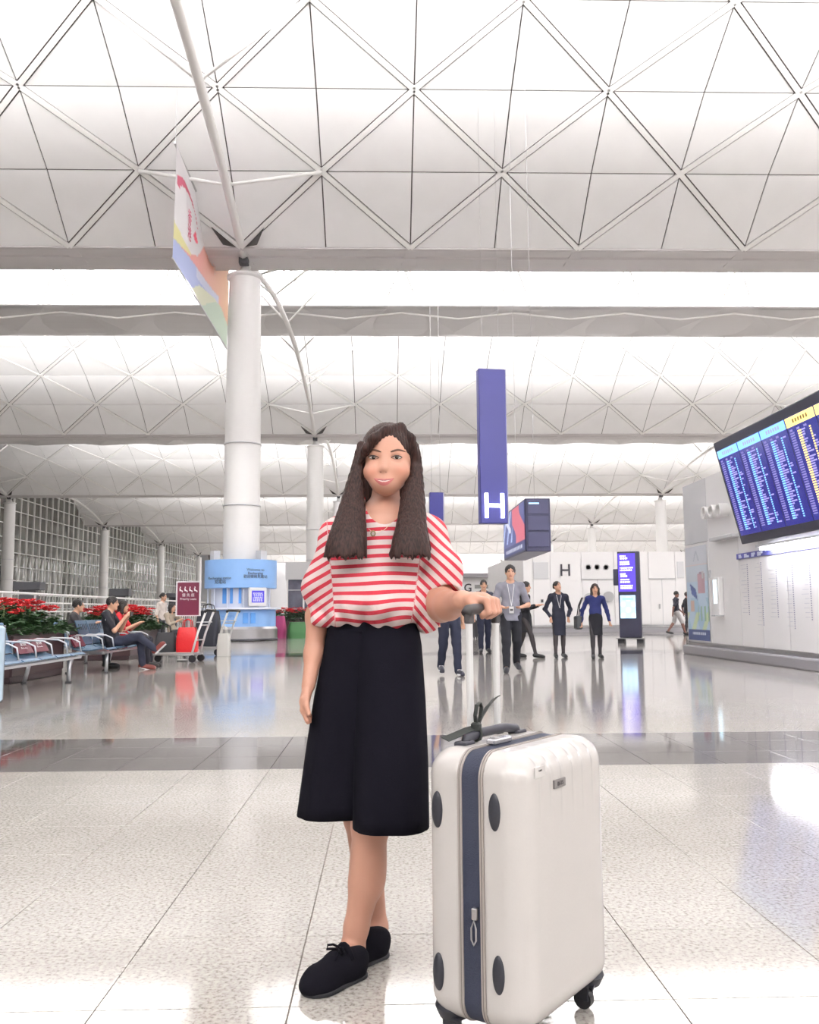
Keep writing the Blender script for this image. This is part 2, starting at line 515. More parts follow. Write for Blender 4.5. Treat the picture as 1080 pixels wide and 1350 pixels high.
# ================================================================== vaulted ceiling
ROWL = 2 * TH * VR / NROW
ROWC = 2 * VR * math.sin(TH / NROW)                    # chord of one row
GAP, RIBW = 0.022, 0.17
def tri_inset(P, dist):
    """inset a triangle, dist[i] for the edge P[i]->P[i+1] (ccw)"""
    L = []
    for i in range(3):
        a, b = Vector(P[i]), Vector(P[(i + 1) % 3]); d = (b - a).normalized(); n = Vector((-d.y, d.x)); L.append((a + n * dist[i], d))
    out = []
    for i in range(3):
        (a, d), (c, e) = L[i - 1], L[i]
        den = d.x * e.y - d.y * e.x; t = ((c.x - a.x) * e.y - (c.y - a.y) * e.x) / den
        out.append(a + d * t)
    return out
def panel_poly(kind, upper):
    a, b = DX / 2, ROWC / 2
    bl, br, tr, tl = (-a, -b), (a, -b), (a, b), (-a, b)
    hy = RIBW / 2 + 0.045
    if kind == '/':
        return tri_inset([bl, tr, tl], [hy, GAP, GAP]) if upper else tri_inset([bl, br, tr], [GAP, GAP, hy])
    return tri_inset([br, tr, tl], [GAP, GAP, hy]) if upper else tri_inset([bl, br, tl], [GAP, hy, GAP])
def rib_poly(kind):
    a, b = DX / 2, ROWC / 2
    p, q = (Vector((-a, -b)), Vector((a, b))) if kind == '/' else (Vector((-a, b)), Vector((a, -b)))
    d = (q - p).normalized(); n = Vector((-d.y, d.x)) * RIBW / 2
    return [p - n, q - n, q + n, p + n]
def prism_local(poly, z0, z1):
    n = len(poly); vs = [(p.x, p.y, z0) for p in poly] + [(p.x, p.y, z1) for p in poly]
    fs = [tuple(range(n))[::-1], tuple(range(n, 2 * n))] + [(k, (k + 1) % n, n + (k + 1) % n, n + k) for k in range(n)]
    return vs, fs
SHAPES = {}
for kd in '/\\':
    for up in (0, 1): SHAPES[('panel', kd, up)] = prism_local(panel_poly(kd, up), 0.0, 0.05)
    SHAPES[('rib', kd, 0)] = prism_local(rib_poly(kd), -0.03, 0.05)
VMESH = {}
for key, (vs, fs) in SHAPES.items():
    VMESH[key] = MB().add(vs, fs).mesh(key[0], M_PANEL if key[0] == 'panel' else M_RIB)
def cell_matrix(i, row, j):
    y0, z0 = vault_pt(i, row); y1, z1 = vault_pt(i, row + 1)
    x = COLX + (j + .5) * DX
    v = Vector((0, y1 - y0, z1 - z0)).normalized()           # local y: away from the far edge
    # seen from below: local x = -X keeps the face order right, local z points up and out
    xl = Vector((-1, 0, 0)); zl = xl.cross(v)
    M4 = Matrix((xl, v, zl)).transposed().to_4x4(); M4.translation = Vector((x, (y0 + y1) / 2, (z0 + z1) / 2))
    return M4
ORD = ['first', 'second', 'third', 'fourth', 'fifth', 'sixth', 'seventh', 'eighth']
for i in range(-1, 8):
    # dark shell above the panels
    sh = MB(); xs = (COLX + XMIN_J * DX - 1, COLX + XMAX_J * DX + 1); vs = []
    for r in range(NROW + 1):
        y, z = vault_pt(i, r); a = TH - 2 * TH * r / NROW
        for x in xs: vs.append((x, y + 0.09 * math.sin(a), z + 0.09 * math.cos(a)))
    sh.add(vs, [(2 * r, 2 * r + 1, 2 * r + 3, 2 * r + 2) for r in range(NROW)])
    vault = sh.build('ceiling', M_GAP, recalc=False)
    tag(vault, 'white barrel vault of triangular panels between diagonal ribs, lit from below', kind='structure')
    if i >= 0: vault['label'] = f'white barrel vault of triangular panels, {ORD[i]} bay of the hall ceiling'
    cand = []
    for r in range(NROW):
        for j in range(XMIN_J, XMAX_J):
            M4 = cell_matrix(i, r, j); p = to_px(M4.translation); size = 0
            if 0 <= i <= 2 and p and -70 < p[0] < 1150 and -60 < p[1] < 800:
                # rows turned towards the camera only
                nrm = M4.to_3x3() @ Vector((0, 0, -1)); view = (Vector((0, 0, CAM_H)) - M4.translation).normalized()
                if nrm.dot(view) > 0.02: size = nrm.dot(view) / (M4.translation - Vector((0, 0, CAM_H))).length_squared
            cand.append((size, r, j, M4))
    cand.sort(key=lambda c: -c[0])
    jp, jr = MB(), MB(); n = 0
    for size, r, j, M4 in cand:
        kd = '/' if (r + j) % 2 == 0 else '\\'
        # local x is mirrored, so is the diagonal
        kd = '\\' if kd == '/' else '/'
        single = size > 0 and n < 150
        if single:
            n += 1
            for up in (0, 1): inst('panel', VMESH[('panel', kd, up)], M4, vault)
            inst('rib', VMESH[('rib', kd, 0)], M4, vault)
        else:
            for up in (0, 1):
                vs, fs = SHAPES[('panel', kd, up)]; jp.add([M4 @ Vector(p) for p in vs], fs)
            vs, fs = SHAPES[('rib', kd, 0)]; jr.add([M4 @ Vector(p) for p in vs], fs)
    tag(jp.build('panel_field', M_PANEL, vault, recalc=False), kind='stuff')
    tag(jr.build('rib_field', M_RIB, vault, recalc=False), kind='stuff')

# gutters between the vaults
XA, XB = COLX + XMIN_J * DX - 1, COLX + XMAX_J * DX + 1
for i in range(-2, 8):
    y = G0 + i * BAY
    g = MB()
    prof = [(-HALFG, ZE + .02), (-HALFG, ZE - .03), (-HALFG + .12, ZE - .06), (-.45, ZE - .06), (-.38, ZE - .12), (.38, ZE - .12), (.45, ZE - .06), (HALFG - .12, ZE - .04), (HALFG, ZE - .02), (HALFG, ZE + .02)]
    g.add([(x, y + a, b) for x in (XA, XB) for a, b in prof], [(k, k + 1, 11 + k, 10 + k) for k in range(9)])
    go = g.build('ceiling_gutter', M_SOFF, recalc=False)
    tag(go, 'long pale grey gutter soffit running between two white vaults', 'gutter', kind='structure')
    if 0 <= i <= 3:
        go['label'] = f'long pale grey gutter soffit behind the {ORD[i]} white vault'
    for j in range(XMIN_J // 2, XMAX_J // 2 + 1):
        if 0 <= i <= 1:
            x = COLX + 2 * j * DX
            p = to_px((x, y, ZE))
            if p and -40 < p[0] < 1120:
                inst('bracket', VMESH.setdefault('bracket', MB().prism([(-.16, -HALFG, -.04), (.16, -HALFG, -.04), (.3, HALFG * .2, -.16), (-.3, HALFG * .2, -.16)], (0, 0, -.12)).mesh('bracket', M_SOFF)), Matrix.Translation((x, y, ZE)), go)

# light troughs hanging under the crowns
M_WING = mat('trough_metal', (0.66, 0.65, 0.66), 0.35)
for i in range(0, 6):
    yc = G0 - BAY / 2 + i * BAY; zt = CROWN - 2.6
    lab = 'long winged light trough hanging below the crown of a white vault'
    t = empty('light_trough', (0, yc, zt), 0, lab, 'light fixture', 'light troughs under the vault crowns')
    w = MB()
    prof = [(-2.7, .05), (-1.5, -.16), (-.5, -.22), (.5, -.22), (1.5, -.16), (2.7, .05), (2.7, .11), (1.5, -.06), (.5, -.1), (-.5, -.1), (-1.5, -.06), (-2.7, .11)]
    n = len(prof)
    w.add([(x, a, b) for x in (XA + 2, XB - 2) for a, b in prof], [(k, (k + 1) % n, n + (k + 1) % n, n + k) for k in range(n)] + [tuple(range(n))[::-1], tuple(range(n, 2 * n))])
    w.build('wing', M_WING, t)
    if i <= 2:
        fin = MB().prism([(-2.4, 0, 0), (2.4, 0, 0), (0, 0, -.0001)], (0, 0.02, 0))
        fin = MB().add([(-2.3, -2.5, -.02), (2.3, -2.5, -.02), (0, -.2, -.62), (-2.3, 2.5, -.02), (2.3, 2.5, -.02), (0, .2, -.62)], [(0, 2, 1), (3, 4, 5), (0, 3, 5, 2), (1, 2, 5, 4)]).mesh('fin', M_WING)
        hang = [MB().cyl(p0, p1, .07, n=6).mesh('hanger', M_RIB) for p0, p1 in (((-2.2, -2.4, .25), (-3.0, -3.0, 2.1)), ((2.2, -2.4, .25), (3.0, -3.0, 2.1)), ((0, 2.4, .3), (0, 3.0, 2.2)))]
        rod = [MB().cyl((s_ * 3.13, 0, 0), (0, 0, -.35), .05, n=6).mesh('tie_rod', M_RIB) for s_ in (-1, 1)]
        for j in range(-10, 17):
            x = COLX + 2 * j * DX + DX
            p = to_px((x, yc, zt))
            if not p or not (-80 < p[0] < 1160): continue
            inst('fin', fin, Matrix.Translation((x, 0, 0)), t)
            for hm_ in hang: inst('hanger', hm_, Matrix.Translation((x, 0, 0)), t)
            for rd_ in rod: inst('tie_rod', rd_, Matrix.Translation((x, -2.2, -.15)), t)

# ================================================================== columns and roof trusses
shaft = MB().lathe([(.66, 0), (.66, 7.2), (.60, 13.4), (.60, 13.6)], n=28).mesh('shaft', M_WHITE, True)
collar = MB().lathe([(.665, -.03), (.70, -.02), (.70, .02), (.665, .03)], n=28).mesh('collar', M_GREYP, True)
capm = MB().lathe([(.60, 0), (.68, .05), (.68, .14), (.28, .22), (.16, .55), (.16, .75), (0, .75)], n=24).mesh('cap', M_WHITE, True)
hubm = MB().box((0, 0, 0), (.34, .34, .22)).mesh('bearing', M_DARK)
# dark openings beside the springing node
openm = MB()
for s in (-1, 1):
    openm.add([(s * .18, -1.20, -.04), (s * .62, -1.28, .02), (s * .95, -1.85, .42), (s * .18, -1.12, .02), (s * .62, -1.20, .08), (s * .95, -1.78, .48)], [(0, 1, 2), (3, 5, 4), (0, 3, 4, 1), (1, 4, 5, 2), (2, 5, 3, 0)])
openm = openm.mesh('opening', mat('opening_dark', (0.07, 0.065, 0.065), .8))
strut_seen = 0
for i in range(0, 7):
    for k in range(-1, 3):
        x, y = COLX + k * COLS, G0 + i * BAY
        p = to_px((x, y, 8))
        if not (p and -60 < p[0] < 1140): continue
        c = empty('column', (x, y, 0), 0, None, None, kind='structure')
        c['label'] = 'tall round white column carrying the roof gutter'
        c['group'] = 'columns in rows'
        if (i, k) == (0, 0): c['label'] = 'thick round white column rising from the blue information kiosk'
        inst('shaft', shaft, Matrix.Identity(4), c)
        inst('collar', collar, Matrix.Translation((0, 0, 7.2)), c)
        inst('collar', collar, Matrix.Translation((0, 0, 4.9)), c)
        inst('cap', capm, Matrix.Translation((0, 0, 13.55)), c)
        inst('bearing', hubm, Matrix.Translation((0, -.35, 14.16)), c)
        inst('opening', openm, Matrix.Translation((0, 0, ZE)), c)
        # truss: one curved chord from this column up through the vault in front of it
        for vi in (i, ):
            t = empty('roof_truss', (x, y, ZE), 0, 'curved white tube truss springing from a column into the vault', None, 'trusses on the column line', 'structure')
            pts = []
            for q in range(0, 25):
                u = q / 24.0                       # 0 at this column, 1 at the column nearer the camera
                yy = -u * BAY
                zz = -.18 + 2.55 * (1 - (2 * u - 1) ** 2)
                pts.append((0, yy, zz))
            MB().tube(pts, .13 if i else .15, n=10).build('chord', M_RIB, t, smooth=True)
            for row in (1, 3, 5, 7, 9, 11):
                yv, zv = vault_pt(vi, row)
                u = (y - yv) / BAY
                if row == 1: u += .02
                zc = -.18 + 2.55 * (1 - (2 * u - 1) ** 2)
                for s in (-1, 1):
                    MB().cyl((0, -u * BAY, zc), (s * DX, yv - y, zv - ZE - .02), .055, .075, n=8).build('strut', M_RIB, t, smooth=True)

# ================================================================== glazed side wall beyond the columns
WX = COLX - COLS - 2.6
M_NIGHT = mat('night_glass', (0.16, 0.155, 0.14), 0.06, spec=0.6, var=0.5, vscale=0.25)
M_MULL = mat('mullion_white', (0.82, 0.82, 0.80), 0.5)
wl = empty('wall_left', (WX, 0, 0), 0, 'dark night glazing gridded by white mullions under the vault ends', kind='structure')
GY0, GY1 = 16.8, 215.0
MB().span((-.3, GY0, 0), (-.24, GY1, CROWN)).build('glass', M_NIGHT, wl)
vm = MB().box((0, 0, 0), (.18, .16, 1)).mesh('mullion', M_MULL)
sm = MB().box((0, 0, 0), (.10, .08, 1)).mesh('prop', M_MULL)
yy = GY0; q = 0
while yy < GY1:
    inst('mullion', vm, Matrix.Translation((0, yy, CROWN / 2)) @ Matrix.Diagonal((1, 1, CROWN, 1)), wl)
    q += 1
    if q % 1 == 0 and yy < 170:
        inst('prop', sm, Matrix.Translation((.55, yy, 4.0)) @ Matrix.Rotation(.13, 4, 'Y') @ Matrix.Diagonal((1, 1, 8.2, 1)), wl)
    yy += 2.1
hm = MB().box((0, 0, 0), (.12, GY1 - GY0, .10)).mesh('transom', M_MULL)
for z in np.arange(1.7, CROWN, 1.7):
    inst('transom', hm, Matrix.Translation((.06, (GY0 + GY1) / 2, float(z))), wl)
# wall on the far side closing the hall
wf = MB().span((FX0, 262, 0), (FX1, 262.5, 30)).build('wall_far', mat('far_wall', (0.55, 0.55, 0.57), .5))
tag(wf, 'pale end wall closing the far end of the hall', kind='structure')
wr = MB().span((COLX + XMAX_J * DX + 1, -40, 0), (COLX + XMAX_J * DX + 1.4, 262, 30)).build('wall_right', mat('far_wall', (0.55, 0.55, 0.57), .5))
tag(wr, 'pale side wall far beyond the check-in islands', kind='structure')
# ================================================================== painted (printed) surfaces
def print_mat(name, emit=0.0, rough=0.4):
    if name in MATS: return MATS[name]
    M = bpy.data.materials.new(name); M.use_nodes = True; nt = M.node_tree; b = nt.nodes['Principled BSDF']
    a = nt.nodes.new('ShaderNodeAttribute'); a.attribute_name = 'paint'
    b.inputs['Roughness'].default_value = rough
    if emit:
        b.inputs['Base Color'].default_value = (0.01, 0.01, 0.015, 1)
        nt.links.new(a.outputs['Color'], b.inputs['Emission Color']); b.inputs['Emission Strength'].default_value = emit
    else: nt.links.new(a.outputs['Color'], b.inputs['Base Color'])
    MATS[name] = M
    return M
def printed(name, o, ux, uy, nx, ny, fn, material, parent=None, bend=None):
    """flat print: grid from corner o along ux, uy; fn(u, v) -> rgb, u and v in 0..1"""
    o, ux, uy = Vector(o), Vector(ux), Vector(uy)
    U, V = np.meshgrid(np.linspace(0, 1, nx + 1), np.linspace(0, 1, ny + 1)); U, V = U.ravel(), V.ravel()
    P = np.array(o) + U[:, None] * np.array(ux) + V[:, None] * np.array(uy)
    if bend is not None: P = P + bend(U, V)
    F = [(j * (nx + 1) + i, j * (nx + 1) + i + 1, (j + 1) * (nx + 1) + i + 1, (j + 1) * (nx + 1) + i) for j in range(ny) for i in range(nx)]
    me = bpy.data.meshes.new(name); me.from_pydata(P.tolist(), [], F); me.materials.append(material)
    c = fn(U, V); a = me.attributes.new('paint', 'FLOAT_COLOR', 'POINT'); a.data.foreach_set('color', np.c_[c, np.ones(len(U))].astype(np.float32).ravel())
    ob = bpy.data.objects.new(name, me); COL.objects.link(ob)
    if parent: ob.parent = parent
    return ob
def rgb(*c): return np.array(c, float)
def layer(c, mask, col): c[mask] = col; return c
def lin(r, g, b):                     # sRGB 0..255 -> linear
    return tuple(((k / 255) / 12.92 if k <= 10.3 else ((k / 255 + 0.055) / 1.055) ** 2.4) for k in (r, g, b))
M_TXT_W = mat('lit_text_white', (0.9, 0.9, 0.95), .5, emit=(0.95, 0.95, 1.0), estr=6.0)
M_TXT_D = mat('dark_text', (0.05, 0.045, 0.06), .5)
M_TXT_P = mat('white_text', (0.85, 0.85, 0.85), .5)
M_SIGN = mat('sign_blue', lin(66, 66, 140), .35)

# ================================================================== check-in island along the right
RX = 6.96
wy0, wy1 = 4.0, gp(909, 861.5).y
ZI = atx(905, 640, RX).z
isl = empty('check_in_island', (0, 0, 0), 0, 'white panelled check-in island with posters and lists under the departure board', 'island')
MB().span((RX + .02, wy0, .22), (RX + 4.5, wy1 - .02, ZI)).build('core', M_WALL, isl)
MB().span((RX - .12, wy0, 0), (RX + 4.5, wy1 + .06, .2)).build('plinth', M_PLINTH, isl, bevel=.03)
MB().span((RX - .02, wy0, .2), (RX + .1, wy1 + .02, .26)).build('kick_rail', M_STEEL, isl)
zs = atx(935, 713, RX).z
seams = [wy1, atx(936, 780, RX).y, atx(977, 800, RX).y, atx(1005, 800, RX).y, atx(1040, 800, RX).y, atx(1090, 800, RX).y, 11.2, 9.2, 7.2, wy0]
for a, b in zip(seams[:-1], seams[1:]):
    for z0, z1, n in ((.28, zs - .008, 'wall_panel'), (zs + .008, ZI, 'upper_panel')):
        MB().span((RX, b + .008, z0), (RX + .06, a - .008, z1)).build(n, M_GREYP if (a == wy1 and n == 'upper_panel') else M_WALL, isl, bevel=.006)
MB().span((RX - .16, seams[2] - .1, zs - .05), (RX + .02, seams[1] - .5, zs + .02)).build('shelf_rail', M_GREYP, isl, bevel=.01)
# poster on the end bay
pz0, pz1 = .32, zs - .06
def poster(u, v):
    c = np.tile(rgb(.62, .68, .76), (len(u), 1))
    layer(c, v < .62, rgb(.55, .68, .82)); layer(c, (v < .45) & (np.sin(u * 9 + v * 11) > .1), rgb(.42, .60, .74))
    layer(c, (v < .3) & (np.sin(u * 13 - v * 17) > .4), rgb(.62, .72, .50)); layer(c, (v < .36) & (u > .5) & (v > .2) & (np.sin(u * 40) > .3), rgb(.30, .50, .36))
    layer(c, (abs(u - .70) < .17) & (abs(v - .60) < .10), rgb(.52, .34, .40)); layer(c, (abs(u - .70) < .08) & (abs(v - .71) < .012), rgb(.35, .28, .36))
    layer(c, (abs(u - .28 + (v - .6) * .6) < .12) & (abs(v - .60 + u * .25) < .05), rgb(.12, .17, .42))
    layer(c, (abs(u - .25) < .09) & (abs(v - .36) < .06), rgb(.62, .45, .40))
    layer(c, v < .11, rgb(.06, .09, .24)); layer(c, (abs(v - .075) < .012) & (abs(u - .5) < .32) & (np.sin(u * 90) > -.4), rgb(.7, .75, .85))
    layer(c, (v > .80), rgb(.66, .68, .74)); layer(c, (abs(v - .80) < .006), rgb(.75, .62, .62))
    layer(c, (v > .84) & (v < .95) & (abs(abs(u - .5) - (.95 - v) * 1.1) < .03), rgb(.50, .53, .60))
    return c
po = printed('poster', (RX - .012, wy1 - .06, pz0), (0, -(wy1 - seams[1] - .12), 0), (0, 0, pz1 - pz0), 40, 110, poster, print_mat('poster_print', 0, .3))
tag(po, 'tall pale blue travel poster with suitcase drawing on the island end bay', 'poster')
# lit dispenser box
yb = atx(952, 790, RX).y; zb0, zb1 = atx(952, 811, RX).z, atx(952, 761, RX).z
d = empty('sanitizer_dispenser', (RX, yb, zb0), 0, 'small white wall dispenser with a glowing pale blue front', 'dispenser')
MB().rbox((-.06, 0, (zb1 - zb0) / 2), (.12, .26, zb1 - zb0), .03).build('body', M_WHITE, d)
MB().rbox((-.125, .03, (zb1 - zb0) * .62), (.02, .15, (zb1 - zb0) * .62), .008).build('lit_window', mat('pale_blue_glow', (.6, .8, .9), .4, emit=(.62, .85, 1.0), estr=1.6), d)
MB().rbox((-.1, 0, -.01), (.2, .2, .03), .01).build('drip_tray', M_GREYP, d)
for q in (-.1, .16):
    s_ = MB().rbox((RX - .01, yb + .75 + q * 1.6, atx(933, 757, RX).z), (.03, .09, .16), .01).build('wall_switch', M_GREYP)
    tag(s_, 'small grey switch plate on the island beside the tall poster', 'switch', 'switch plates')
# ring lamps in the upper panel
for q, px in enumerate((939, 949, 959)):
    c = atx(px, 676 - 2 * q, RX)
    r_ = empty('round_speaker', (RX, c.y, c.z), 0, 'short white tube port standing out of the island upper panel', 'wall port', 'tube ports on the island')
    pr = [(.0, .02), (.10, .02), (.10, .20), (.135, .20), (.135, .0), (0, 0)]
    R_ = Matrix.Rotation(-math.pi / 2, 4, 'Y')
    o = MB().lathe(pr[1:5], n=24).build('ring', M_WHITE, r_, smooth=True, autosmooth=40); o.matrix_local = R_
    o = MB().lathe([(.11, .03), (0, .03)], n=24).build('mesh_face', M_GREYP, r_); o.matrix_local = R_
# blue list header and printed lists on the wall
hz0, hz1 = atx(975, 737.5, RX).z, atx(975, 730.3, RX).z
M_HEAD = mat('list_header_blue', lin(92, 94, 172), .4)
lst = empty('airline_list', (RX, 0, 0), 0, 'blue strip of airline names above columns of small print on the island wall', 'wall sign')
ya, yb2 = atx(973, 734, RX).y, 9.0
MB().span((-.03, yb2, hz0), (-.004, ya, hz1)).build('header', M_HEAD, lst)
tx, dots = MB(), MB()
rr = random.Random(3)
q = ya - .12
while q > 11.0:
    w_ = rr.uniform(.12, .3)
    if rr.random() < .75:
        for zz in (.62, .3): tx.span((-.036, q - w_ * rr.uniform(.5, 1), hz0 + (hz1 - hz0) * zz - .02), (-.03, q, hz0 + (hz1 - hz0) * zz + .02))
    q -= w_ + .1
tag(tx.build('header_print', mat('print_pale', (.72, .76, .9), .5), lst), kind='stuff')
for col in range(7):
    y_ = ya - .42 - col * .62; n_ = 26 + (col * 5) % 9
    for r_ in range(n_):
        z_ = hz0 - .12 - r_ * .038
        dots.span((-.008, y_ - .03, z_ - .009), (-.004, y_, z_ + .009))
        if r_ % 2 == 0: dots.span((-.008, y_ + .05, z_ - .004), (-.004, y_ + .05 + rr.uniform(.1, .26), z_ + .004), 1)
tag(dots.build('list_print', [mat('print_grey', (.30, .30, .42), .5), mat('print_light', (.62, .62, .68), .5)], lst), kind='stuff')

# ---- departure board leaning out above the island
XB_ = 6.72
bl = atx(978, 718, XB_); tl = at(940, 585, bl.y)
bd = empty('departure_board', (0, bl.y, 0), 0, 'long leaning departure board of dark blue screens with rows of flights', 'departure board')
BL = 9.5                                              # length towards the camera
e_y = Vector((0, -1, 0)); e_u = Vector((tl.x - bl.x, 0, tl.z - bl.z)); BHh = e_u.length; e_u.normalize(); e_n = e_y.cross(e_u) * -1
if e_n.x > 0: e_n = -e_n
O = Vector((bl.x, 0, bl.z))
def bpt(s, t, n=0.0): return O + e_y * s + e_u * t + e_n * n
cs = MB(); cs.prism([bpt(0, 0), bpt(BL, 0), bpt(BL, BHh), bpt(0, BHh)][::-1], e_n * .16)
cs.build('casing', mat('board_casing', (.035, .035, .06), .35), bd, bevel=.02)
M_SCR = mat('board_screen', (.02, .02, .06), .2, emit=lin(38, 40, 132), estr=1.0)
M_SB = mat('board_light_blue', (.1, .2, .4), .4, emit=lin(120, 178, 240), estr=1.5)
M_SY = mat('board_yellow', (.4, .35, .1), .4, emit=lin(240, 212, 128), estr=1.5)
M_SL = mat('board_lilac', (.2, .2, .3), .4, emit=lin(150, 140, 215), estr=1.0)
M_SG = mat('board_dim', (.2, .2, .3), .4, emit=lin(104, 96, 168), estr=1.0)
CW = (bl.y - at(1068, 540, 13).y) / 4.0
CW = .945
for cidx in range(9):
    s0 = .10 + cidx * CW; s1 = s0 + CW - .03
    if s1 > BL - .05: break
    scn = MB().prism([bpt(s0, .16, .006), bpt(s1, .16, .006), bpt(s1, BHh - .17, .006), bpt(s0, BHh - .17, .006)], e_n * .004).build('screen', M_SCR, bd, recalc=True)
    main = M_SY if cidx >= 3 else M_SB
    hd = MB().prism([bpt(s0, BHh - .33, .012), bpt(s1 - .01, BHh - .33, .012), bpt(s1 - .01, BHh - .18, .012), bpt(s0, BHh - .18, .012)], e_n * .004).build('header', main, scn)
    if cidx <= 4:
        rw = MB()
        def qd(a, b, t0, t1, mi): rw.add([bpt(s0 + a * CW, t0, .011), bpt(s0 + b * CW, t0, .011), bpt(s0 + b * CW, t1, .011), bpt(s0 + a * CW, t1, .011)], [(0, 1, 2, 3)], mi)
        nr = 34; t_top = BHh - .42; step = (t_top - .24) / nr
        for kx in range(3): qd(.06 + kx * .24, .16 + kx * .24, t_top + .015, t_top + .05, 2)
        for r_ in range(nr):
            t1 = t_top - r_ * step; t0 = t1 - step * .62
            qd(.05, .20, t0, t1, 2)
            qd(.31, .43, t0, t1, 0)
            qd(.44, .44 + rr.choice((.0, .06, .1, .18)) + .03, t0, t1, 1)
            qd(.70, .755, t0, t1, 0)
            if rr.random() < .18: qd(.77, .77 + rr.uniform(.05, .14), t0, t1, 1)
        tag(rw.build('rows', [main, M_SL, M_SG], scn, recalc=False), kind='stuff')
        for kx in range(6):
            MB().add([bpt(s0 + (.25 + kx * .09) * CW, BHh - .285, .018), bpt(s0 + (.30 + kx * .09) * CW, BHh - .285, .018), bpt(s0 + (.30 + kx * .09) * CW, BHh - .225, .018), bpt(s0 + (.25 + kx * .09) * CW, BHh - .225, .018)], [(0, 1, 2, 3)]).build('header_letter', M_SL if cidx < 3 else mat('brown_text', (.25, .18, .05), .5), scn, recalc=False)
for s_ in (.6, 3.4, 6.2):
    b0, b1 = bpt(s_, BHh * .5, -.16), None
    MB().cyl(b0, (RX - .002, b0.y, b0.z + .25), .045, n=8).build('bracket', M_GREYP, bd)
# strip lamp under the board washing the wall
M_LAMP = mat('strip_lamp', (1, 1, 1), .4, emit=(.92, .93, 1.0), estr=26.0)
lamp = empty('strip_lamp', (0, bl.y, 0), 0, 'long bright strip lamp under the departure board', 'lamp')
MB().span((XB_ + .02, -BL + .1, bl.z - .16), (XB_ + .14, -.75, bl.z - .10)).build('tube', M_LAMP, lamp)
MB().span((XB_ - .0, -BL, bl.z - .10), (XB_ + .16, -.6, bl.z - .06)).build('housing', M_GREYP, lamp)

# ================================================================== white island with the letter H across the hall
IY = 40.5
ix0, ix1 = at(690, 780, IY).x, at(990, 780, IY).x
iz = at(760, 728, IY).z
ih = empty('check_in_counter_block', (0, IY, 0), 0, 'long white panelled check-in block marked with the letter H', 'island')
MB().span((ix0 + .03, .05, .1), (ix1, 14, iz)).build('core', M_WALL, ih)
MB().span((ix0 - .06, -.08, 0), (ix1, 14.05, .2)).build('plinth', M_PLINTH, ih)
MB().span((ix0 - .1, -.14, .26), (ix1, -.06, .31)).build('bumper_rail', M_STEEL, ih)
def X_(px): return at(px, 780, IY).x
def Z_(py): return at(760, py, IY).z
edges = [690, 703, 726, 767, 810, 822, 856, 891, 905, 935, 990]
for a, b in zip(edges[:-1], edges[1:]):
    if (a, b) in ((767, 810), (856, 891)):
        MB().span((X_(a) + .02, 0, Z_(763)), (X_(b) - .02, .05, iz)).build('wall_panel', M_WALL, ih, bevel=.01)
        dr = MB().span((X_(a) + .06, .03, .32), (X_(b) - .06, .05, Z_(764.5))).build('door', M_WALL, ih, bevel=.01)
        MB().span((X_((a + b) / 2) - .015, .024, .32), (X_((a + b) / 2) + .015, .032, Z_(764.5))).build('door_seam', M_GREYP, dr)
        MB().box((X_((a + b) / 2) - .15, -.01, 1.15), (.06, .08, .22)).build('door_handle', M_STEEL, dr)
        MB().span((X_(a), -.03, Z_(764.2)), (X_(b), .03, Z_(763.2))).build('door_head', M_GREYP, ih)
    else:
        MB().span((X_(a) + .02, 0, .32), (X_(b) - .02, .05, iz)).build('wall_panel', M_WALL, ih, bevel=.01)
for a, b, c, d_ in ((704, 724, 741, 763), (894, 903, 741, 763)):
    MB().span((X_(a), -.03, Z_(d_)), (X_(b), 0, Z_(c))).build('grey_panel', M_GREYP, ih, bevel=.01)
hx, hz = X_(746), Z_(751.5)
MB().span((hx - .22, -.05, hz - .27), (hx - .14, -.005, hz + .27)).span((hx + .14, -.05, hz - .27), (hx + .22, -.005, hz + .27)).span((hx - .14, -.05, hz - .04), (hx + .14, -.005, hz + .04)).build('letter_h', M_TXT_D, ih, recalc=False)
for px in (776.5, 788, 800):
    pr = [(0, -.02), (.10, -.02), (.12, -.03), (.135, -.01), (.135, .02)]
    o = MB().lathe(pr, n=20).build('speaker_grille', mat('grille_grey', (.28, .28, .29), .5), ih, smooth=True); o.matrix_local = Matrix.Translation((X_(px), -.02, Z_(748))) @ Matrix.Rotation(math.pi / 2, 4, 'X')
for px, py in ((776, 789), (802, 787)):
    o = MB().lathe([(0, -.06), (.2, -.06), (.24, -.03), (.24, .05), (0, .05)], n=24).build('round_plate', M_STEEL, ih, smooth=True, autosmooth=30); o.matrix_local = Matrix.Translation((X_(px), -.06, Z_(py))) @ Matrix.Rotation(math.pi / 2, 4, 'X')
MB().span((X_(713), -.05, Z_(794)), (X_(716), 0, Z_(790))).build('call_button', M_DARK, ih)

# farther island marked G
GY = 75.0
def XG(px): return at(px, 780, GY).x
def ZG(py): return at(610, py, GY).z
ig = empty('check_in_counter_block', (0, GY, 0), 0, 'distant white check-in block marked with the letter G', 'island')
MB().span((XG(545), 0, .1), (XG(660), 16, ZG(762))).build('core', M_WALL, ig)
MB().span((XG(545), -.1, 0), (XG(660), 16, .12)).build('plinth', M_PLINTH, ig)
MB().span((XG(545), -.5, ZG(762)), (XG(652), 6, ZG(756))).build('canopy', M_PLINTH, ig)
MB().span((XG(626), -.08, ZG(776)), (XG(652), 0, ZG(771))).build('sign_band', mat('band_grey', (.25, .25, .25), .5), ig)
MB().span((XG(548), -.9, 0), (XG(655), -.3, 1.1)).build('counter', M_GREYP, ig, bevel=.03)
text('letter_g', 'G', .95, frame((XG(617), -.06, ZG(775.5)), (1, 0, 0), (0, 0, 1)), M_TXT_D, ig, .02, bold=.012)

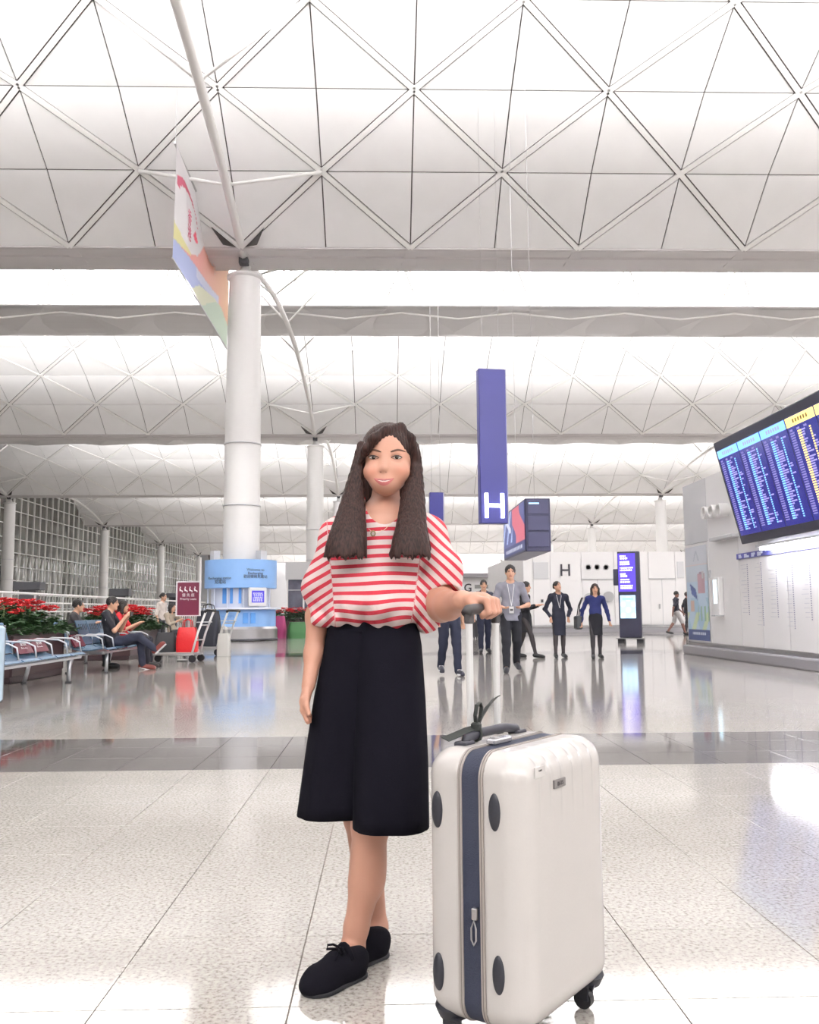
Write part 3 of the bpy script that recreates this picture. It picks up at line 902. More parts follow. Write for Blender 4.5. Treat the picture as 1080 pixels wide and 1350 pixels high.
# ================================================================== hanging blue sign with a lit H
HY = 22.0
a0, a1 = at(634, 690, HY), at(671, 690, HY)
hz0_, hz1_ = a0.z, at(651, 486, HY).z
hs = empty('hanging_sign', ((a0.x + a1.x) / 2, HY, hz0_), math.radians(9), 'tall hanging blue sign box with a lit white H at its foot', 'sign')
hw = (a1 - a0).length / math.cos(math.radians(9)); hh_ = hz1_ - hz0_
MB().rbox((0, .14, hh_ / 2), (hw, .26, hh_), .03).build('box', M_SIGN, hs)
MB().span((hw / 2 - .005, .02, 0), (hw / 2 + .012, .26, hh_)).build('side_trim', mat('sign_edge', (.45, .45, .6), .4), hs)
lh = .62; lw = .50; st = .085
for nm, x0, x1, z0, z1 in (('letter_stroke', -lw / 2, -lw / 2 + st, .14, .14 + lh), ('letter_stroke', lw / 2 - st, lw / 2, .14, .14 + lh), ('letter_stroke', -lw / 2 + st, lw / 2 - st, .14 + lh / 2 - st / 2, .14 + lh / 2 + st / 2)):
    MB().span((x0, -.02, z0), (x1, .012, z1)).build(nm, M_TXT_W, hs)
zc = ZE + 3.2
for s_ in (-.22, .22):
    MB().cyl((s_, .14, hh_), (s_, .14, vault_z(HY + .14) - hz0_), .0035, n=6).build('hanger_wire', M_STEEL, hs)
# farther blue sign
FY = 41.0
b0, b1 = at(567, 700, FY), at(585, 700, FY)
fs = empty('hanging_sign', ((b0.x + b1.x) / 2, FY, at(576, 722, FY).z), math.radians(6), 'plain hanging blue sign box behind the long haired woman', 'sign')
fh = at(576, 649, FY).z - at(576, 722, FY).z
MB().rbox((0, .15, fh / 2), ((b1 - b0).length, .3, fh), .03).build('box', M_SIGN, fs)
MB().span(((b1 - b0).length / 2, .02, 0), ((b1 - b0).length / 2 + .05, .3, fh)).build('side_trim', mat('sign_edge', (.45, .45, .6), .4), fs)
for s_ in (-.2, .2): MB().cyl((s_, .15, fh), (s_, .15, vault_z(FY + .15) - fs.location.z), .01, n=6).build('hanger_wire', M_STEEL, fs)

# ---- hanging screen box with a pink advert
SY = 24.0
p_n = at(693.5, 727, SY); p_r = at(727, 725, SY); zt_ = at(700, 657, SY).z
sb = empty('hanging_screen', (p_n.x, SY, p_n.z), 0, 'dark hanging screen box showing a pink advert on its side', 'screen')
sw, sh_, sd = p_r.x - p_n.x, zt_ - p_n.z, 4.4
MB().rbox((sw / 2, sd / 2, sh_ / 2), (sw, sd, sh_), .03).build('casing', mat('casing_navy', (.05, .05, .11), .35), sb)
for q in range(3):
    MB().span((.06, -.02, .12 + q * sh_ * .31), (sw - .06, 0, .12 + q * sh_ * .31 + sh_ * .27)).build('back_panel', mat('back_panel_navy', (.07, .07, .15), .4), sb, bevel=.01)
MB().span((.1, -.03, sh_ - .16), (sw * .55, -.01, sh_ - .12)).build('status_light', mat('status_blue', (.4, .6, .8), .4, emit=(.4, .6, .9), estr=1.2), sb)
def advert(u, v):
    c = np.tile(rgb(.05, .06, .20), (len(u), 1))
    layer(c, (v > .2), rgb(.10, .12, .34))
    layer(c, (v > .22) & (u < .55) & (np.abs(u - .3 + .15 * np.sin(v * 5)) < .22), rgb(.75, .16, .22))
    layer(c, (v > .3) & (u > .55) & (np.sin(u * 30 + v * 8) > .5), rgb(.45, .55, .85))
    layer(c, (v > .5) & (u > .62) & (np.abs(u - .75 - .1 * np.sin(v * 9)) < .06), rgb(.75, .78, .95))
    layer(c, (v < .14) & (v > .05) & (np.sin(u * 140) > -.2) & (u > .1) & (u < .9), rgb(.8, .82, .95))
    return c
# u runs away from the camera
printed('advert_screen', (-.012, .08, .06), (0, sd - .16, 0), (0, 0, sh_ - .12), 90, 40, advert, print_mat('advert_lit', .8), sb)
for s_ in ((.2, .5), (.2, 3.8)): MB().cyl((sw / 2, s_[1], sh_), (sw / 2, s_[1], vault_z(SY + s_[1]) - p_n.z), .006, n=6).build('hanger_rod', M_STEEL, sb)

# ================================================================== information totem
tp = gp(832, 848); TY = tp.y
tw, thh = .66, at(832, 727, TY).z
tt = empty('information_totem', (tp.x, TY, 0), math.radians(-24), 'dark standing information totem with purple and pale blue screens', 'totem')
MB().rbox((0, .1, .16 + (thh - .16) / 2), (tw, .2, thh - .16), .03).build('body', mat('totem_navy', (.045, .045, .08), .35), tt)
MB().prism([(-.42, -.18, .16), (.42, -.18, .16), (.38, .38, .16), (-.38, .38, .16)], (0, 0, .03)).build('base_plate', M_STEEL, tt)
for s_ in (-.28, .28): MB().box((s_, .1, .075), (.2, .3, .15), taper=1.0).build('foot', M_DARK, tt)
def purple(u, v):
    c = np.tile(rgb(*lin(84, 62, 196)), (len(u), 1))
    for k in range(6):
        vc = .93 - k * .155
        layer(c, (np.abs(v - vc) < .018) & (u > .1) & (u < .45 + .2 * (k % 3)) & (np.sin(u * 60 + k) > -.7), rgb(1.3, 1.25, 1.4))
        layer(c, (np.abs(v - vc + .06) < .022) & (u > .1) & (u < .55 + .12 * (k % 3)) & (np.sin(u * 45 + 2 * k) > -.75), rgb(1.3, 1.25, 1.4))
    return c
def lower(u, v):
    c = np.tile(rgb(.45, .75, 1.1), (len(u), 1)); layer(c, np.sin(u * 9) * np.sin(v * 13) > .2, rgb(.70, .95, 1.15)); layer(c, (np.abs(v - .85) < .05) & (np.abs(u - .5) < .35), rgb(.3, .55, .9))
    return c
printed('upper_screen', (-tw / 2 + .02, -.006, thh * .56), (tw - .14, 0, 0), (0, 0, thh * .42), 50, 120, purple, print_mat('totem_lit', 1.5), tt)
printed('lower_screen', (-tw / 2 + .05, -.006, thh * .27), (tw - .2, 0, 0), (0, 0, thh * .25), 30, 50, lower, print_mat('totem_lit', 1.5), tt)
MB().rbox((-tw / 2 - .07, .05, thh * .72), (.14, .06, .5), .02).build('side_flag', mat('totem_navy', (.045, .045, .08), .35), tt)

# ================================================================== kiosk round the first column
KX, KY = COLX, G0
M_KB = mat('kiosk_blue', lin(140, 182, 236), .4, var=.04, vscale=2)
M_KB2 = mat('kiosk_blue_mid', lin(88, 150, 222), .4)
M_KW = mat('kiosk_white', lin(214, 220, 236), .35)
ks = empty('information_kiosk', (KX, KY, 0), 0, 'pale blue drum shaped information kiosk with a small screen round the column', 'kiosk')
A0, A1 = math.radians(180), math.radians(360)
KR = 1.28
def zk(py): return at(315, py, KY - KR).z
MB().lathe([(KR - .05, 0), (KR + .06, .02), (KR + .06, .42), (KR, .50), (.7, .50)], n=48).build('base_drum', M_STEEL, ks, smooth=True, autosmooth=30)
MB().lathe([(KR + .08, .02), (KR + .09, .06), (KR + .07, .08)], n=48).build('base_ring', M_DARK, ks, smooth=True)
lz0, lz1 = zk(827), zk(803)
MB().lathe([(KR, lz0), (KR, lz1), (KR - .05, lz1), (KR - .05, lz0), (KR, lz0)], n=40).build('lower_band', M_KB, ks, smooth=True, autosmooth=30)
MB().lathe([(KR + .18, lz1 - .02), (KR + .2, lz1), (KR + .18, lz1 + .05), (.7, lz1 + .05), (.7, lz1 - .02)], n=40).build('counter', M_KW, ks, smooth=True, autosmooth=30)
mz1 = zk(775)
MB().lathe([(KR - .22, lz1), (KR - .22, mz1)], n=40).build('middle_wall', M_KW, ks, smooth=True)
hz1k = zk(737)
MB().lathe([(KR, mz1), (KR + .02, mz1 + .02), (KR + .02, hz1k), (KR - .06, hz1k), (KR - .06, mz1), (KR, mz1)], n=40).build('header_band', M_KB, ks, smooth=True, autosmooth=30)
MB().lathe([(KR - .1, mz1), (.6, mz1)], n=40).build('ceiling_ring', M_KW, ks)
for k in range(6):
    a = math.radians(200 + k * 28); MB().cyl((math.cos(a) * (KR - .1), math.sin(a) * (KR - .1), lz1), (math.cos(a) * (KR - .1), math.sin(a) * (KR - .1), mz1), .025, n=8).build('post', M_KW, ks)
for a, w_ in ((248, .16), (262, .10), (278, .1)):
    r_ = math.radians(a); MB().box((math.cos(r_) * (KR - .2), math.sin(r_) * (KR - .2), (lz1 + mz1) / 2 + .1), (.03, w_, mz1 - lz1 - .2), Matrix.Rotation(r_, 3, 'Z')).build('blue_column', M_KB2, ks)
for a in (287, 299):
    r_ = math.radians(a); MB().box((math.cos(r_) * (KR + .01), math.sin(r_) * (KR + .01), (lz0 + lz1) / 2), (.03, .18, .36), Matrix.Rotation(r_, 3, 'Z')).build('blue_panel', M_KB2, ks)
ra = math.radians(303)
def kframe(a, z, r): 
    a = math.radians(a); n = Vector((math.cos(a), math.sin(a), 0)); t_ = Vector((-n.y, n.x, 0))
    return frame(n * r + Vector((0, 0, z)), t_, (0, 0, 1))
mn = MB().rbox((0, 0, 0), (.68, .66, .10), .04).build('monitor', mat('monitor_white', (.85, .85, .88), .3), ks); mn.matrix_local = kframe(304, zk(787), KR + .1)
def scr(u, v):
    c = np.tile(rgb(*lin(70, 62, 190)), (len(u), 1))
    layer(c, (np.sin(v * 50) > .2) & (np.sin(u * 40 + v * 9) > -.4) & (u > .1) & (u < .9) & (v > .1) & (v < .9), rgb(.75, .75, 1.2))
    return c
so = printed('monitor_screen', (-.24, -.20, .054), (.48, 0, 0), (0, .42, 0), 30, 30, scr, print_mat('monitor_lit', 1.3), mn)
text('kiosk_lettering', 'Recharging station', .13, kframe(245, zk(762), KR + .03), M_TXT_D, ks, .002)
text('kiosk_lettering', '充電站', .16, kframe(246, zk(767), KR + .03), M_TXT_D, ks, .002)
for q, s_ in enumerate(('Welcome to', 'Recharging', '歡迎使用充電站')):
    text('kiosk_lettering', s_, .13, kframe(302, zk(751 + 4.6 * q), KR + .03), M_TXT_D, ks, .002)
text('kiosk_lettering', 'Free charging', .1, kframe(258, zk(812), KR + .02), M_KB2, ks, .002)
text('kiosk_lettering', 'for your phone', .08, kframe(261, zk(817), KR + .02), M_KB2, ks, .002)
for a in (218, 322):
    r_ = math.radians(a); MB().box((math.cos(r_) * 1.05, math.sin(r_) * 1.05, hz1k + .16), (.25, .3, .34), Matrix.Rotation(r_, 3, 'Z')).build('projector', M_GREYP, ks)

# ================================================================== hanging banner in front of the column
BX = -6.55
n_t = atx(231, 190, BX); n_b = atx(229, 352, BX); f_b = atx(297, 450, BX)
zt2 = n_t.z; fy = f_b.y; zb2 = (n_b.z + f_b.z) / 2
bn = empty('hanging_banner', (BX, n_t.y, zb2), 0, 'colourful hanging banner with red emblem and wavy rainbow colours beside the column', 'banner')
Lb, Hb = fy - n_t.y + .4, zt2 - zb2
def banner(u, v):                      # u away from camera, v up
    c = np.tile(rgb(.80, .40, .36), (len(u), 1))
    c = c + np.clip((u - .45) * 1.6, 0, 1)[:, None] * rgb(.06, .16, -.02) - np.clip((.5 - u) * 2, 0, 1)[:, None] * rgb(.06, .12, .08)
    wl_ = np.interp(u, [0, .12, .25, .38, .5, .6, .72, 1], [.33, .31, .30, .42, .645, .84, 1.0, 1.2])
    bl_ = .18 + .30 * u
    layer(c, (v < np.interp(u, [0, .1, .25, .3], [.36, .33, .30, 0])) & (u < .3) & (v > .16 + .5 * u), rgb(.74, .70, .36))
    layer(c, (v < bl_) & (u < .78), rgb(.42, .48, .74)); layer(c, (v < bl_) & (v > bl_ - .1) & (u < .8) & (u > .35), rgb(.62, .64, .80))
    layer(c, (v < np.interp(u, [0, .27, .4, .52, .72, .8, 1], [-1, 0, .16, .23, .33, .34, .24])), rgb(.72, .74, .58))
    layer(c, (v < np.interp(u, [0, .45, .6, .75, .85, 1], [-1, 0, .16, .32, .36, .27])), rgb(.56, .68, .56))
    layer(c, v > wl_, rgb(.80, .78, .80))
    em = (np.abs(np.hypot((u - .20) * 1.0, v - .66) - .17) < .03 * np.clip((.36 - u) * 5, .2, 1)) & (v > .68) & (u > .02); layer(c, em, rgb(.62, .12, .20))
    em2 = (np.hypot((u - .33) * 1.1, (v - .56)) < .05) & (np.sin(u * 60) + np.sin(v * 50) > -.3); layer(c, em2, rgb(.70, .10, .16))
    return c
def wave(u, v): return np.c_[.04 * np.sin(u * 6 + v * 2), 0 * u, 0 * u]
printed('cloth', (0, 0, 0), (0, Lb, 0), (0, 0, Hb), 70, 70, banner, print_mat('banner_print', 0, .7), bn, bend=wave)
MB().cyl((0, -.1, Hb), (0, Lb + .1, Hb), .035, n=8).build('top_rod', M_STEEL, bn)
MB().cyl((0, -.02, 0), (0, Lb + .02, 0), .03, n=8).build('bottom_rod', M_GREYP, bn)
for y_ in (.05, Lb - .05): MB().cyl((0, y_, Hb), (0, y_, vault_z(n_t.y + y_) - zb2), .012, n=6).build('wire', M_STEEL, bn)
M_BT = mat('banner_red_text', (.55, .10, .18), .7)
text('banner_lettering', '香\n港', .55, frame((.06, Lb * .21, Hb * .52), (0, 1, 0), (0, 0, 1)), M_BT, bn, .002)
text('banner_lettering', '香\n港', .55, frame((.06, Lb * .66, Hb * .66), (0, 1, 0), (0, 0, 1)), mat('banner_pale_text', (.85, .62, .55), .7), bn, .002)

# ================================================================== railing and cabinets near the glazing
rl = empty('railing', (-14.0, 34, 0), 0, 'long white railing with three bars behind the flower planters', 'railing')
for z_ in (1.80, 1.45, 1.10): MB().cyl((0, -14, z_), (0, 36, z_), .05 if z_ == 1.8 else .035, n=8).build('rail', M_WHITE, rl, smooth=True)
pm = MB().cyl((0, 0, 0), (0, 0, 1.8), .045, n=8).mesh('post', M_GREYP)
for q in range(17): inst('post', pm, Matrix.Translation((0, -13.5 + q * 3.1, 0)), rl)
for (px0, px1, py0, py1, Y_) in ((17, 53, 778, 767, 41), (144, 170, 786, 776, 52), (219, 236, 788, 782, 62)):
    p0, p1 = at(px0, py0, Y_), at(px1, py0, Y_); z1 = at(px0, py1, Y_).z; w_ = p1.x - p0.x
    cb = empty('display_cabinet', (p0.x + w_ / 2, Y_, 0), 0, 'dark boxy cabinet on a pedestal beyond the white railing', 'cabinet', 'cabinets beyond the railing')
    MB().rbox((0, .3, (p0.z + z1) / 2), (w_, .7, z1 - p0.z), .04).build('body', M_DARK, cb)
    MB().span((-w_ * .3, .1, .06), (w_ * .3, .5, p0.z)).build('pedestal', M_DARK, cb)
    MB().span((-w_ * .4, 0, 0), (w_ * .4, .6, .06)).build('foot', M_PLINTH, cb)
# dark shopfront glimpsed behind the kiosk
SYo = 66.0
sx0, sx1 = at(378, 780, SYo).x, at(470, 780, SYo).x
sf = empty('shop_front', (sx0, SYo, 0), 0, 'distant dark glazed shop front with pale posts behind the kiosk', 'shop front')
MB().span((0, 0, .1), (sx1 - sx0, .2, 3.4)).build('glass', mat('shop_glass', (.12, .12, .16), .15, var=.4, vscale=1.2), sf)
MB().span((-.1, -.1, 3.4), (sx1 - sx0 + .1, .4, 4.7)).build('fascia', M_GREYP, sf)
for q in range(6): MB().span((q * 1.2, -.12, 0), (q * 1.2 + .12, 0, 3.4)).build('post', M_WHITE, sf)
for z_ in (1.2, 2.6): MB().span((0, -.06, z_), (sx1 - sx0, 0, z_ + .06)).build('transom', M_GREYP, sf)
# ================================================================== blue metal benches along the left
M_SEAT = mat('seat_blue', lin(84, 118, 148), .35, metal=.55, var=.12, vscale=3)
M_MAROON = mat('seat_maroon', lin(104, 30, 48), .5)
M_FRAMEW = mat('bench_frame', (.66, .67, .70), .3, metal=.7)
def sheet(mb, prof, y0, y1, th=.012, mi=0):
    """bent sheet: prof is a list of (x, z)"""
    n = len(prof); off = []
    for i in range(n):
        a, b = prof[max(i - 1, 0)], prof[min(i + 1, n - 1)]; d = Vector((b[0] - a[0], b[1] - a[1])).normalized(); off.append((prof[i][0] + d.y * th, prof[i][1] - d.x * th))
    ring = list(prof) + off[::-1]; m_ = len(ring)
    mb.add([(x, y, z) for y in (y0, y1) for x, z in ring], [(k, (k + 1) % m_, m_ + (k + 1) % m_, m_ + k) for k in range(m_)] + [(i, i + 1, m_ - 2 - i, m_ - 1 - i) for i in range(n - 1)] + [(m_ + m_ - 1 - i, m_ + m_ - 2 - i, m_ + i + 1, m_ + i) for i in range(n - 1)], mi)
def bench(x, y0, nseat, label, maroon=(), text_on=()):
    P = .57
    b = empty('bench', (x, y0, 0), 0, label, 'bench')
    MB().span((-.06, 0, .30), (.04, nseat * P, .38)).build('beam', M_FRAMEW, b, bevel=.01)
    MB().span((.36, 0, .335), (.40, nseat * P, .375)).build('front_rail', M_FRAMEW, b, bevel=.006)
    pan = [(-.16, .46), (-.10, .415), (0, .395), (.18, .40), (.34, .425), (.42, .43), (.455, .405)]
    back = [(-.16, .47), (-.20, .56), (-.235, .68), (-.285, .82), (-.31, .88)]
    for k in range(nseat):
        s_ = MB(); sheet(s_, pan, k * P + .02, (k + 1) * P - .02); s_.build('seat', M_SEAT, b, smooth=True, autosmooth=40)
        s_ = MB()
        if k in maroon:
            sheet(s_, [(-.10, .44), (-.17, .56), (-.20, .64)], k * P + .03, (k + 1) * P - .03, .03); bo = s_.build('backrest', M_MAROON, b)
            tag(bo, 'maroon priority back pad')
            text('pad_lettering', '優先座\nPriority', .07, frame((-.135, k * P + P / 2, .545), (0, 1, 0), (-.35, 0, .9)) @ Matrix.Translation((0, 0, .012)), M_TXT_P, bo, .001)
        else:
            sheet(s_, back, k * P + .02, (k + 1) * P - .02); bo = s_.build('backrest', M_SEAT, b, smooth=True, autosmooth=40)
            for q in range(5):
                MB().box((-.262 + .012, k * P + .12 + q * .09, .77), (.006, .03, .11), Matrix.Rotation(-.33, 3, 'Y')).build('slot', mat('slot_dark', (.08, .1, .13), .6), bo)
    for k in range(nseat + 1):
        y = k * P
        MB().tube([(-.16, y, .40), (-.17, y, .60), (-.05, y, .645), (.25, y, .63), (.36, y, .58), (.39, y, .42)], .013, n=6).build('armrest', M_FRAMEW, b, smooth=True)
    for y in (.35, nseat * P - .35):
        MB().cyl((.34, y, 0), (.34, y, .34), .03, n=10).build('leg', M_FRAMEW, b, smooth=True)
        MB().cyl((-.30, y, 0), (-.22, y, .34), .03, n=10).build('leg', M_FRAMEW, b, smooth=True)
        MB().span((-.30, y - .025, .31), (.36, y + .025, .35)).build('cross_bar', M_FRAMEW, b)
        for xx in (.34, -.30): MB().cyl((xx, y, 0), (xx, y, .02), .045, n=12).build('foot', M_DARK, b)
    return b
bench(-4.95, 10.15, 6, 'blue metal bench with two maroon priority pads in front of the nearer planter', maroon=(4, 5))
bench(-5.05, 14.95, 5, 'blue metal bench on which the man in black with crossed legs sits', maroon=(0,))
bench(-4.95 - 1.45, 16.4, 4, 'blue metal bench beside the farther flower planter')

# ================================================================== planters with poinsettias
M_PLANT = mat('planter_brown', lin(58, 42, 46), .35)
M_PLANT2 = mat('planter_rim', lin(74, 56, 58), .3)
M_LEAF = mat('leaf_green', lin(52, 84, 48), .5, var=.35, vscale=6)
M_REDF = mat('bract_red', lin(226, 58, 66), .5, var=.22, vscale=9)
M_SOIL = mat('soil', (.05, .035, .025), .9)
def leaf_add(mb, c, d, up, L, W, mi=0):
    d = d.normalized(); s_ = d.cross(up).normalized(); n = s_.cross(d)
    mb.add([c, c + d * L * .45 + s_ * W / 2 + n * .01, c + d * L, c + d * L * .45 - s_ * W / 2 + n * .01, c + d * L * .5 - n * .012], [(0, 1, 4), (1, 2, 4), (2, 3, 4), (3, 0, 4)], mi)
def planter(cx, cy, sx, sy, h, label, seed, zf=.46, nl=2200, nf=150):
    r = random.Random(seed); p = empty('flower_planter', (cx, cy, 0), 0, label, 'planter')
    t = MB(); w_ = .06
    t.add([(sx / 2 * a, sy / 2 * b, z) for z in (0, h) for a, b in ((-1, -1), (1, -1), (1, 1), (-1, 1))] + [((sx / 2 - w_) * a, (sy / 2 - w_) * b, z) for z in (h, h - .12) for a, b in ((-1, -1), (1, -1), (1, 1), (-1, 1))],
          [(3, 2, 1, 0)] + [(k, (k + 1) % 4, 4 + (k + 1) % 4, 4 + k) for k in range(4)] + [(4 + k, 4 + (k + 1) % 4, 8 + (k + 1) % 4, 8 + k) for k in range(4)] + [(8 + k, 8 + (k + 1) % 4, 12 + (k + 1) % 4, 12 + k) for k in range(4)] + [(12, 13, 14, 15)])
    t.build('box', M_PLANT, p, bevel=.012)
    for a in (-1, 1):
        MB().span((-sx / 2 - .015, a * sy / 2 - .01, h * .12), (sx / 2 + .015, a * sy / 2 + .01, h * .86)).build('side_panel', M_PLANT2, p, bevel=.01)
        MB().span((a * sx / 2 - .01, -sy / 2 + .05, h * .12), (a * sx / 2 + .01, sy / 2 - .05, h * .86)).build('side_panel', M_PLANT2, p, bevel=.01)
    MB().span((-sx / 2 + .06, -sy / 2 + .06, h - .14), (sx / 2 - .06, sy / 2 - .06, h - .08)).build('soil', M_SOIL, p)
    g = MB()
    for _ in range(nl):
        x, y = r.uniform(-.5, .5) * (sx + .3), r.uniform(-.5, .5) * (sy + .3)
        e = 1 - max(abs(x) / (sx / 2 + .18), abs(y) / (sy / 2 + .18)) ** 3
        z = h - .1 + r.uniform(0.05, .95) * (zf * max(e, .12)) + .02
        a = r.uniform(0, 6.28); d = Vector((math.cos(a), math.sin(a), r.uniform(-.45, .35)))
        leaf_add(g, Vector((x, y, z)), d, Vector((0, 0, 1)), r.uniform(.12, .2), r.uniform(.06, .1))
    tag(g.build('foliage', M_LEAF, p, recalc=False), kind='stuff')
    st = MB()
    for _ in range(24):
        x, y = r.uniform(-.45, .45) * sx, r.uniform(-.45, .45) * sy; st.cyl((x, y, h - .12), (x + r.uniform(-.05, .05), y, h + zf * .7), .008, n=5)
    tag(st.build('stems', mat('stem', (.12, .16, .06), .6), p, recalc=False), kind='stuff')
    f = MB()
    for _ in range(nf):
        x, y = r.uniform(-.46, .46) * sx, r.uniform(-.46, .46) * sy
        z = h + zf * (.78 + r.uniform(-.2, .2)) * (1 - .35 * max(abs(x) / sx * 2, abs(y) / sy * 2) ** 3); c = Vector((x, y, z)); a0 = r.uniform(0, 6.28)
        for k in range(7):
            a = a0 + k * 6.283 / 7; leaf_add(f, c, Vector((math.cos(a), math.sin(a), r.uniform(-.1, .45))), Vector((0, 0, 1)), r.uniform(.07, .12), .05)
        f.sphere(c + Vector((0, 0, .02)), .012, 5, 4)
    tag(f.build('flowers', M_REDF, p, recalc=False), kind='stuff')
    return p
planter(-6.15, 14.05, 1.55, 2.1, .80, 'dark brown planter of red poinsettias behind the blue bench with maroon pads', 1)
planter(-5.75 - .35, 20.6, 1.2, 2.4, .72, 'dark planter of red poinsettias beside the priority seats sign', 2, zf=.50)
planter(at(392, 806, 37).x, 37.0, 2.9, 1.4, .74, 'dark planter of red poinsettias beyond the information kiosk', 3, zf=.46, nf=170)

# priority seats sign on a post
sp = at(248.5, 790, 19.0); sgw, s0, s1 = .46, at(248, 811, 19.0).z, at(248, 768, 19.0).z
sg = empty('priority_sign', (sp.x, 19.0, 0), 0, 'maroon priority seats sign in a white frame on a post', 'sign')
MB().span((-sgw / 2, -.02, s0), (sgw / 2, .02, s1)).build('panel', mat('sign_maroon', lin(112, 34, 62), .4), sg)
for a, b, c, d_ in ((-sgw / 2 - .03, -sgw / 2, s0 - .02, s1 + .03), (sgw / 2, sgw / 2 + .03, s0 - .02, s1 + .03), (-sgw / 2, sgw / 2, s1, s1 + .03), (-sgw / 2, sgw / 2, s0 - .02, s0)):
    MB().span((a, -.03, c), (b, .03, d_)).build('frame_bar', mat('sign_frame', (.8, .78, .80), .4), sg)
MB().cyl((0, .01, .02), (0, .01, s0), .03, n=10).build('post', M_STEEL, sg)
MB().lathe([(0, 0), (.22, 0), (.22, .02), (.05, .035), (0, .035)], n=24).build('base', M_STEEL, sg)
text('sign_lettering', '優 先 座', .075, frame((0, -.024, s1 - .27), (1, 0, 0), (0, 0, 1)), M_TXT_P, sg)
text('sign_lettering', 'Priority seats', .065, frame((0, -.024, s1 - .35), (1, 0, 0), (0, 0, 1)), M_TXT_P, sg)
for k in range(4):                     # seated pictograms
    x = -.155 + k * .103; z = s1 - .15
    MB().sphere((x - .015, -.026, z + .05), (.014, .004, .014), 10, 6).prism([(x - .035, -.03, z + .03), (x - .01, -.03, z + .03), (x + .0, -.03, z - .01), (x + .035, -.03, z - .02), (x + .04, -.03, z - .055), (x + .02, -.03, z - .055), (x + .015, -.03, z - .035), (x - .03, -.03, z - .03)][::-1], (0, -.006, 0)).build('pictogram', M_TXT_P, sg, recalc=False)

# ================================================================== luggage trolleys and bags
M_TROL = mat('trolley_metal', (.72, .72, .74), .3, metal=.6)
def trolley(loc, rz, label):
    t = empty('luggage_trolley', loc, rz, label, 'trolley')          # local +x: front, handle at -x
    MB().span((-.35, -.26, .17), (.52, .26, .20)).build('deck', M_TROL, t, bevel=.01)
    for s_ in (-.24, .24):
        MB().tube([(.55, s_ * .6, .16), (-.38, s_, .15)], .02, n=8).build('side_rail', M_TROL, t, smooth=True)
        MB().tube([(-.34, s_, .16), (-.46, s_, .60), (-.62, s_, 1.02)], .024, n=8).build('upright', mat('trolley_white', (.82, .82, .82), .35), t, smooth=True)
    MB().tube([(-.62, -.30, 1.02), (-.64, -.26, 1.05), (-.64, .26, 1.05), (-.62, .30, 1.02)], .03, n=8).build('handle', M_BLACK, t, smooth=True)
    for z, x in ((.45, -.43), (.75, -.52)): MB().cyl((x, -.24, z), (x, .24, z), .014, n=6).build('cross_bar', M_TROL, t)
    MB().span((-.60, -.22, .80), (-.42, .22, .82)).build('basket', M_TROL, t)
    for x, y in ((-.36, -.25), (-.36, .25), (.46, 0)):
        w_ = MB().cyl((x, y - .025, .075), (x, y + .025, .075), .075, n=16).build('wheel', M_BLACK, t)
        MB().box((x, y, .13), (.06, .03, .09)).build('fork', M_TROL, w_)
    return t
def soft_bag(name, loc, size, label, material, cat, rz=0.0, straps=M_BLACK, handle=True, bulge=.05):
    b = empty(name, loc, rz, label, cat); sx, sy, sz = size
    mb = MB(); n = 6; vs = []
    for k in range(n + 1):
        u = k / n; f = 1 + bulge * math.sin(math.pi * u) - .16 * u ** 3
        for a in range(20):
            t = 2 * math.pi * a / 20; ca, sa = math.cos(t), math.sin(t); e = .35
            vs.append((sx / 2 * f * math.copysign(abs(ca) ** e, ca), sy / 2 * f * (1 - .25 * u) * math.copysign(abs(sa) ** e, sa), sz * u))
    mb.add(vs, [(k * 20 + a, k * 20 + (a + 1) % 20, (k + 1) * 20 + (a + 1) % 20, (k + 1) * 20 + a) for k in range(n) for a in range(20)] + [tuple(range(20))[::-1], tuple(n * 20 + a for a in range(20))])
    mb.build('body', material, b, smooth=True, autosmooth=50)
    if handle:
        for s_ in (-1, 1): MB().tube([(-sx * .22, s_ * sy * .25, sz * .98), (-sx * .18, s_ * sy * .2, sz + .13), (0, s_ * sy * .15, sz + .17), (sx * .18, s_ * sy * .2, sz + .13), (sx * .22, s_ * sy * .25, sz * .98)], .011, n=6).build('handle', straps, b, smooth=True)
    return b
t1 = gp(262, 873); t2 = gp(292, 866)
# nearer trolley: its deck points towards the seated man
trolley((t1.x - .42, t1.y + .15, 0), math.radians(172), 'luggage trolley carrying a red bag and a black holdall')
trolley((t2.x - .47, t2.y + 1.0, 0), math.radians(160), 'luggage trolley carrying a dark garment bag behind the red bag')
soft_bag('shopping_bag', (t1.x - .25, t1.y + .06, .205), (.42, .24, .50), 'glossy red carrier bag standing on the nearer luggage trolley', mat('bag_red', lin(214, 44, 48), .3, bump=.5, bscale=18), 'bag', math.radians(-6), mat('bag_red', ()))
soft_bag('holdall', (t1.x - .72, t1.y + .20, .205), (.42, .30, .40), 'black holdall behind the red bag on the luggage trolley', mat('bag_black', (.02, .02, .025), .6, bump=.3, bscale=30), 'bag', math.radians(10))
soft_bag('garment_bag', (t2.x - .50, t2.y + .98, .205), (.56, .34, .84), 'tall dark navy garment bag upright on the second trolley', mat('bag_navy', (.025, .027, .04), .6, bump=.3, bscale=25), 'bag', math.radians(-12))
soft_bag('paper_bag', (t2.x - .02, t2.y + .40, .0), (.30, .16, .52), 'white paper shopping bag leaning beside the dark garment bag', mat('paper_white', (.78, .77, .73), .6), 'bag', math.radians(-14), mat('paper_white', ()))
gb = at(389, 830, 34.5); soft_bag('duffel_bag', (gb.x + .1, 34.5, 0), (.72, .5, .62), 'green duffel bag on the floor before the planter beyond the kiosk', mat('bag_green', lin(60, 110, 62), .6), 'bag', .3)
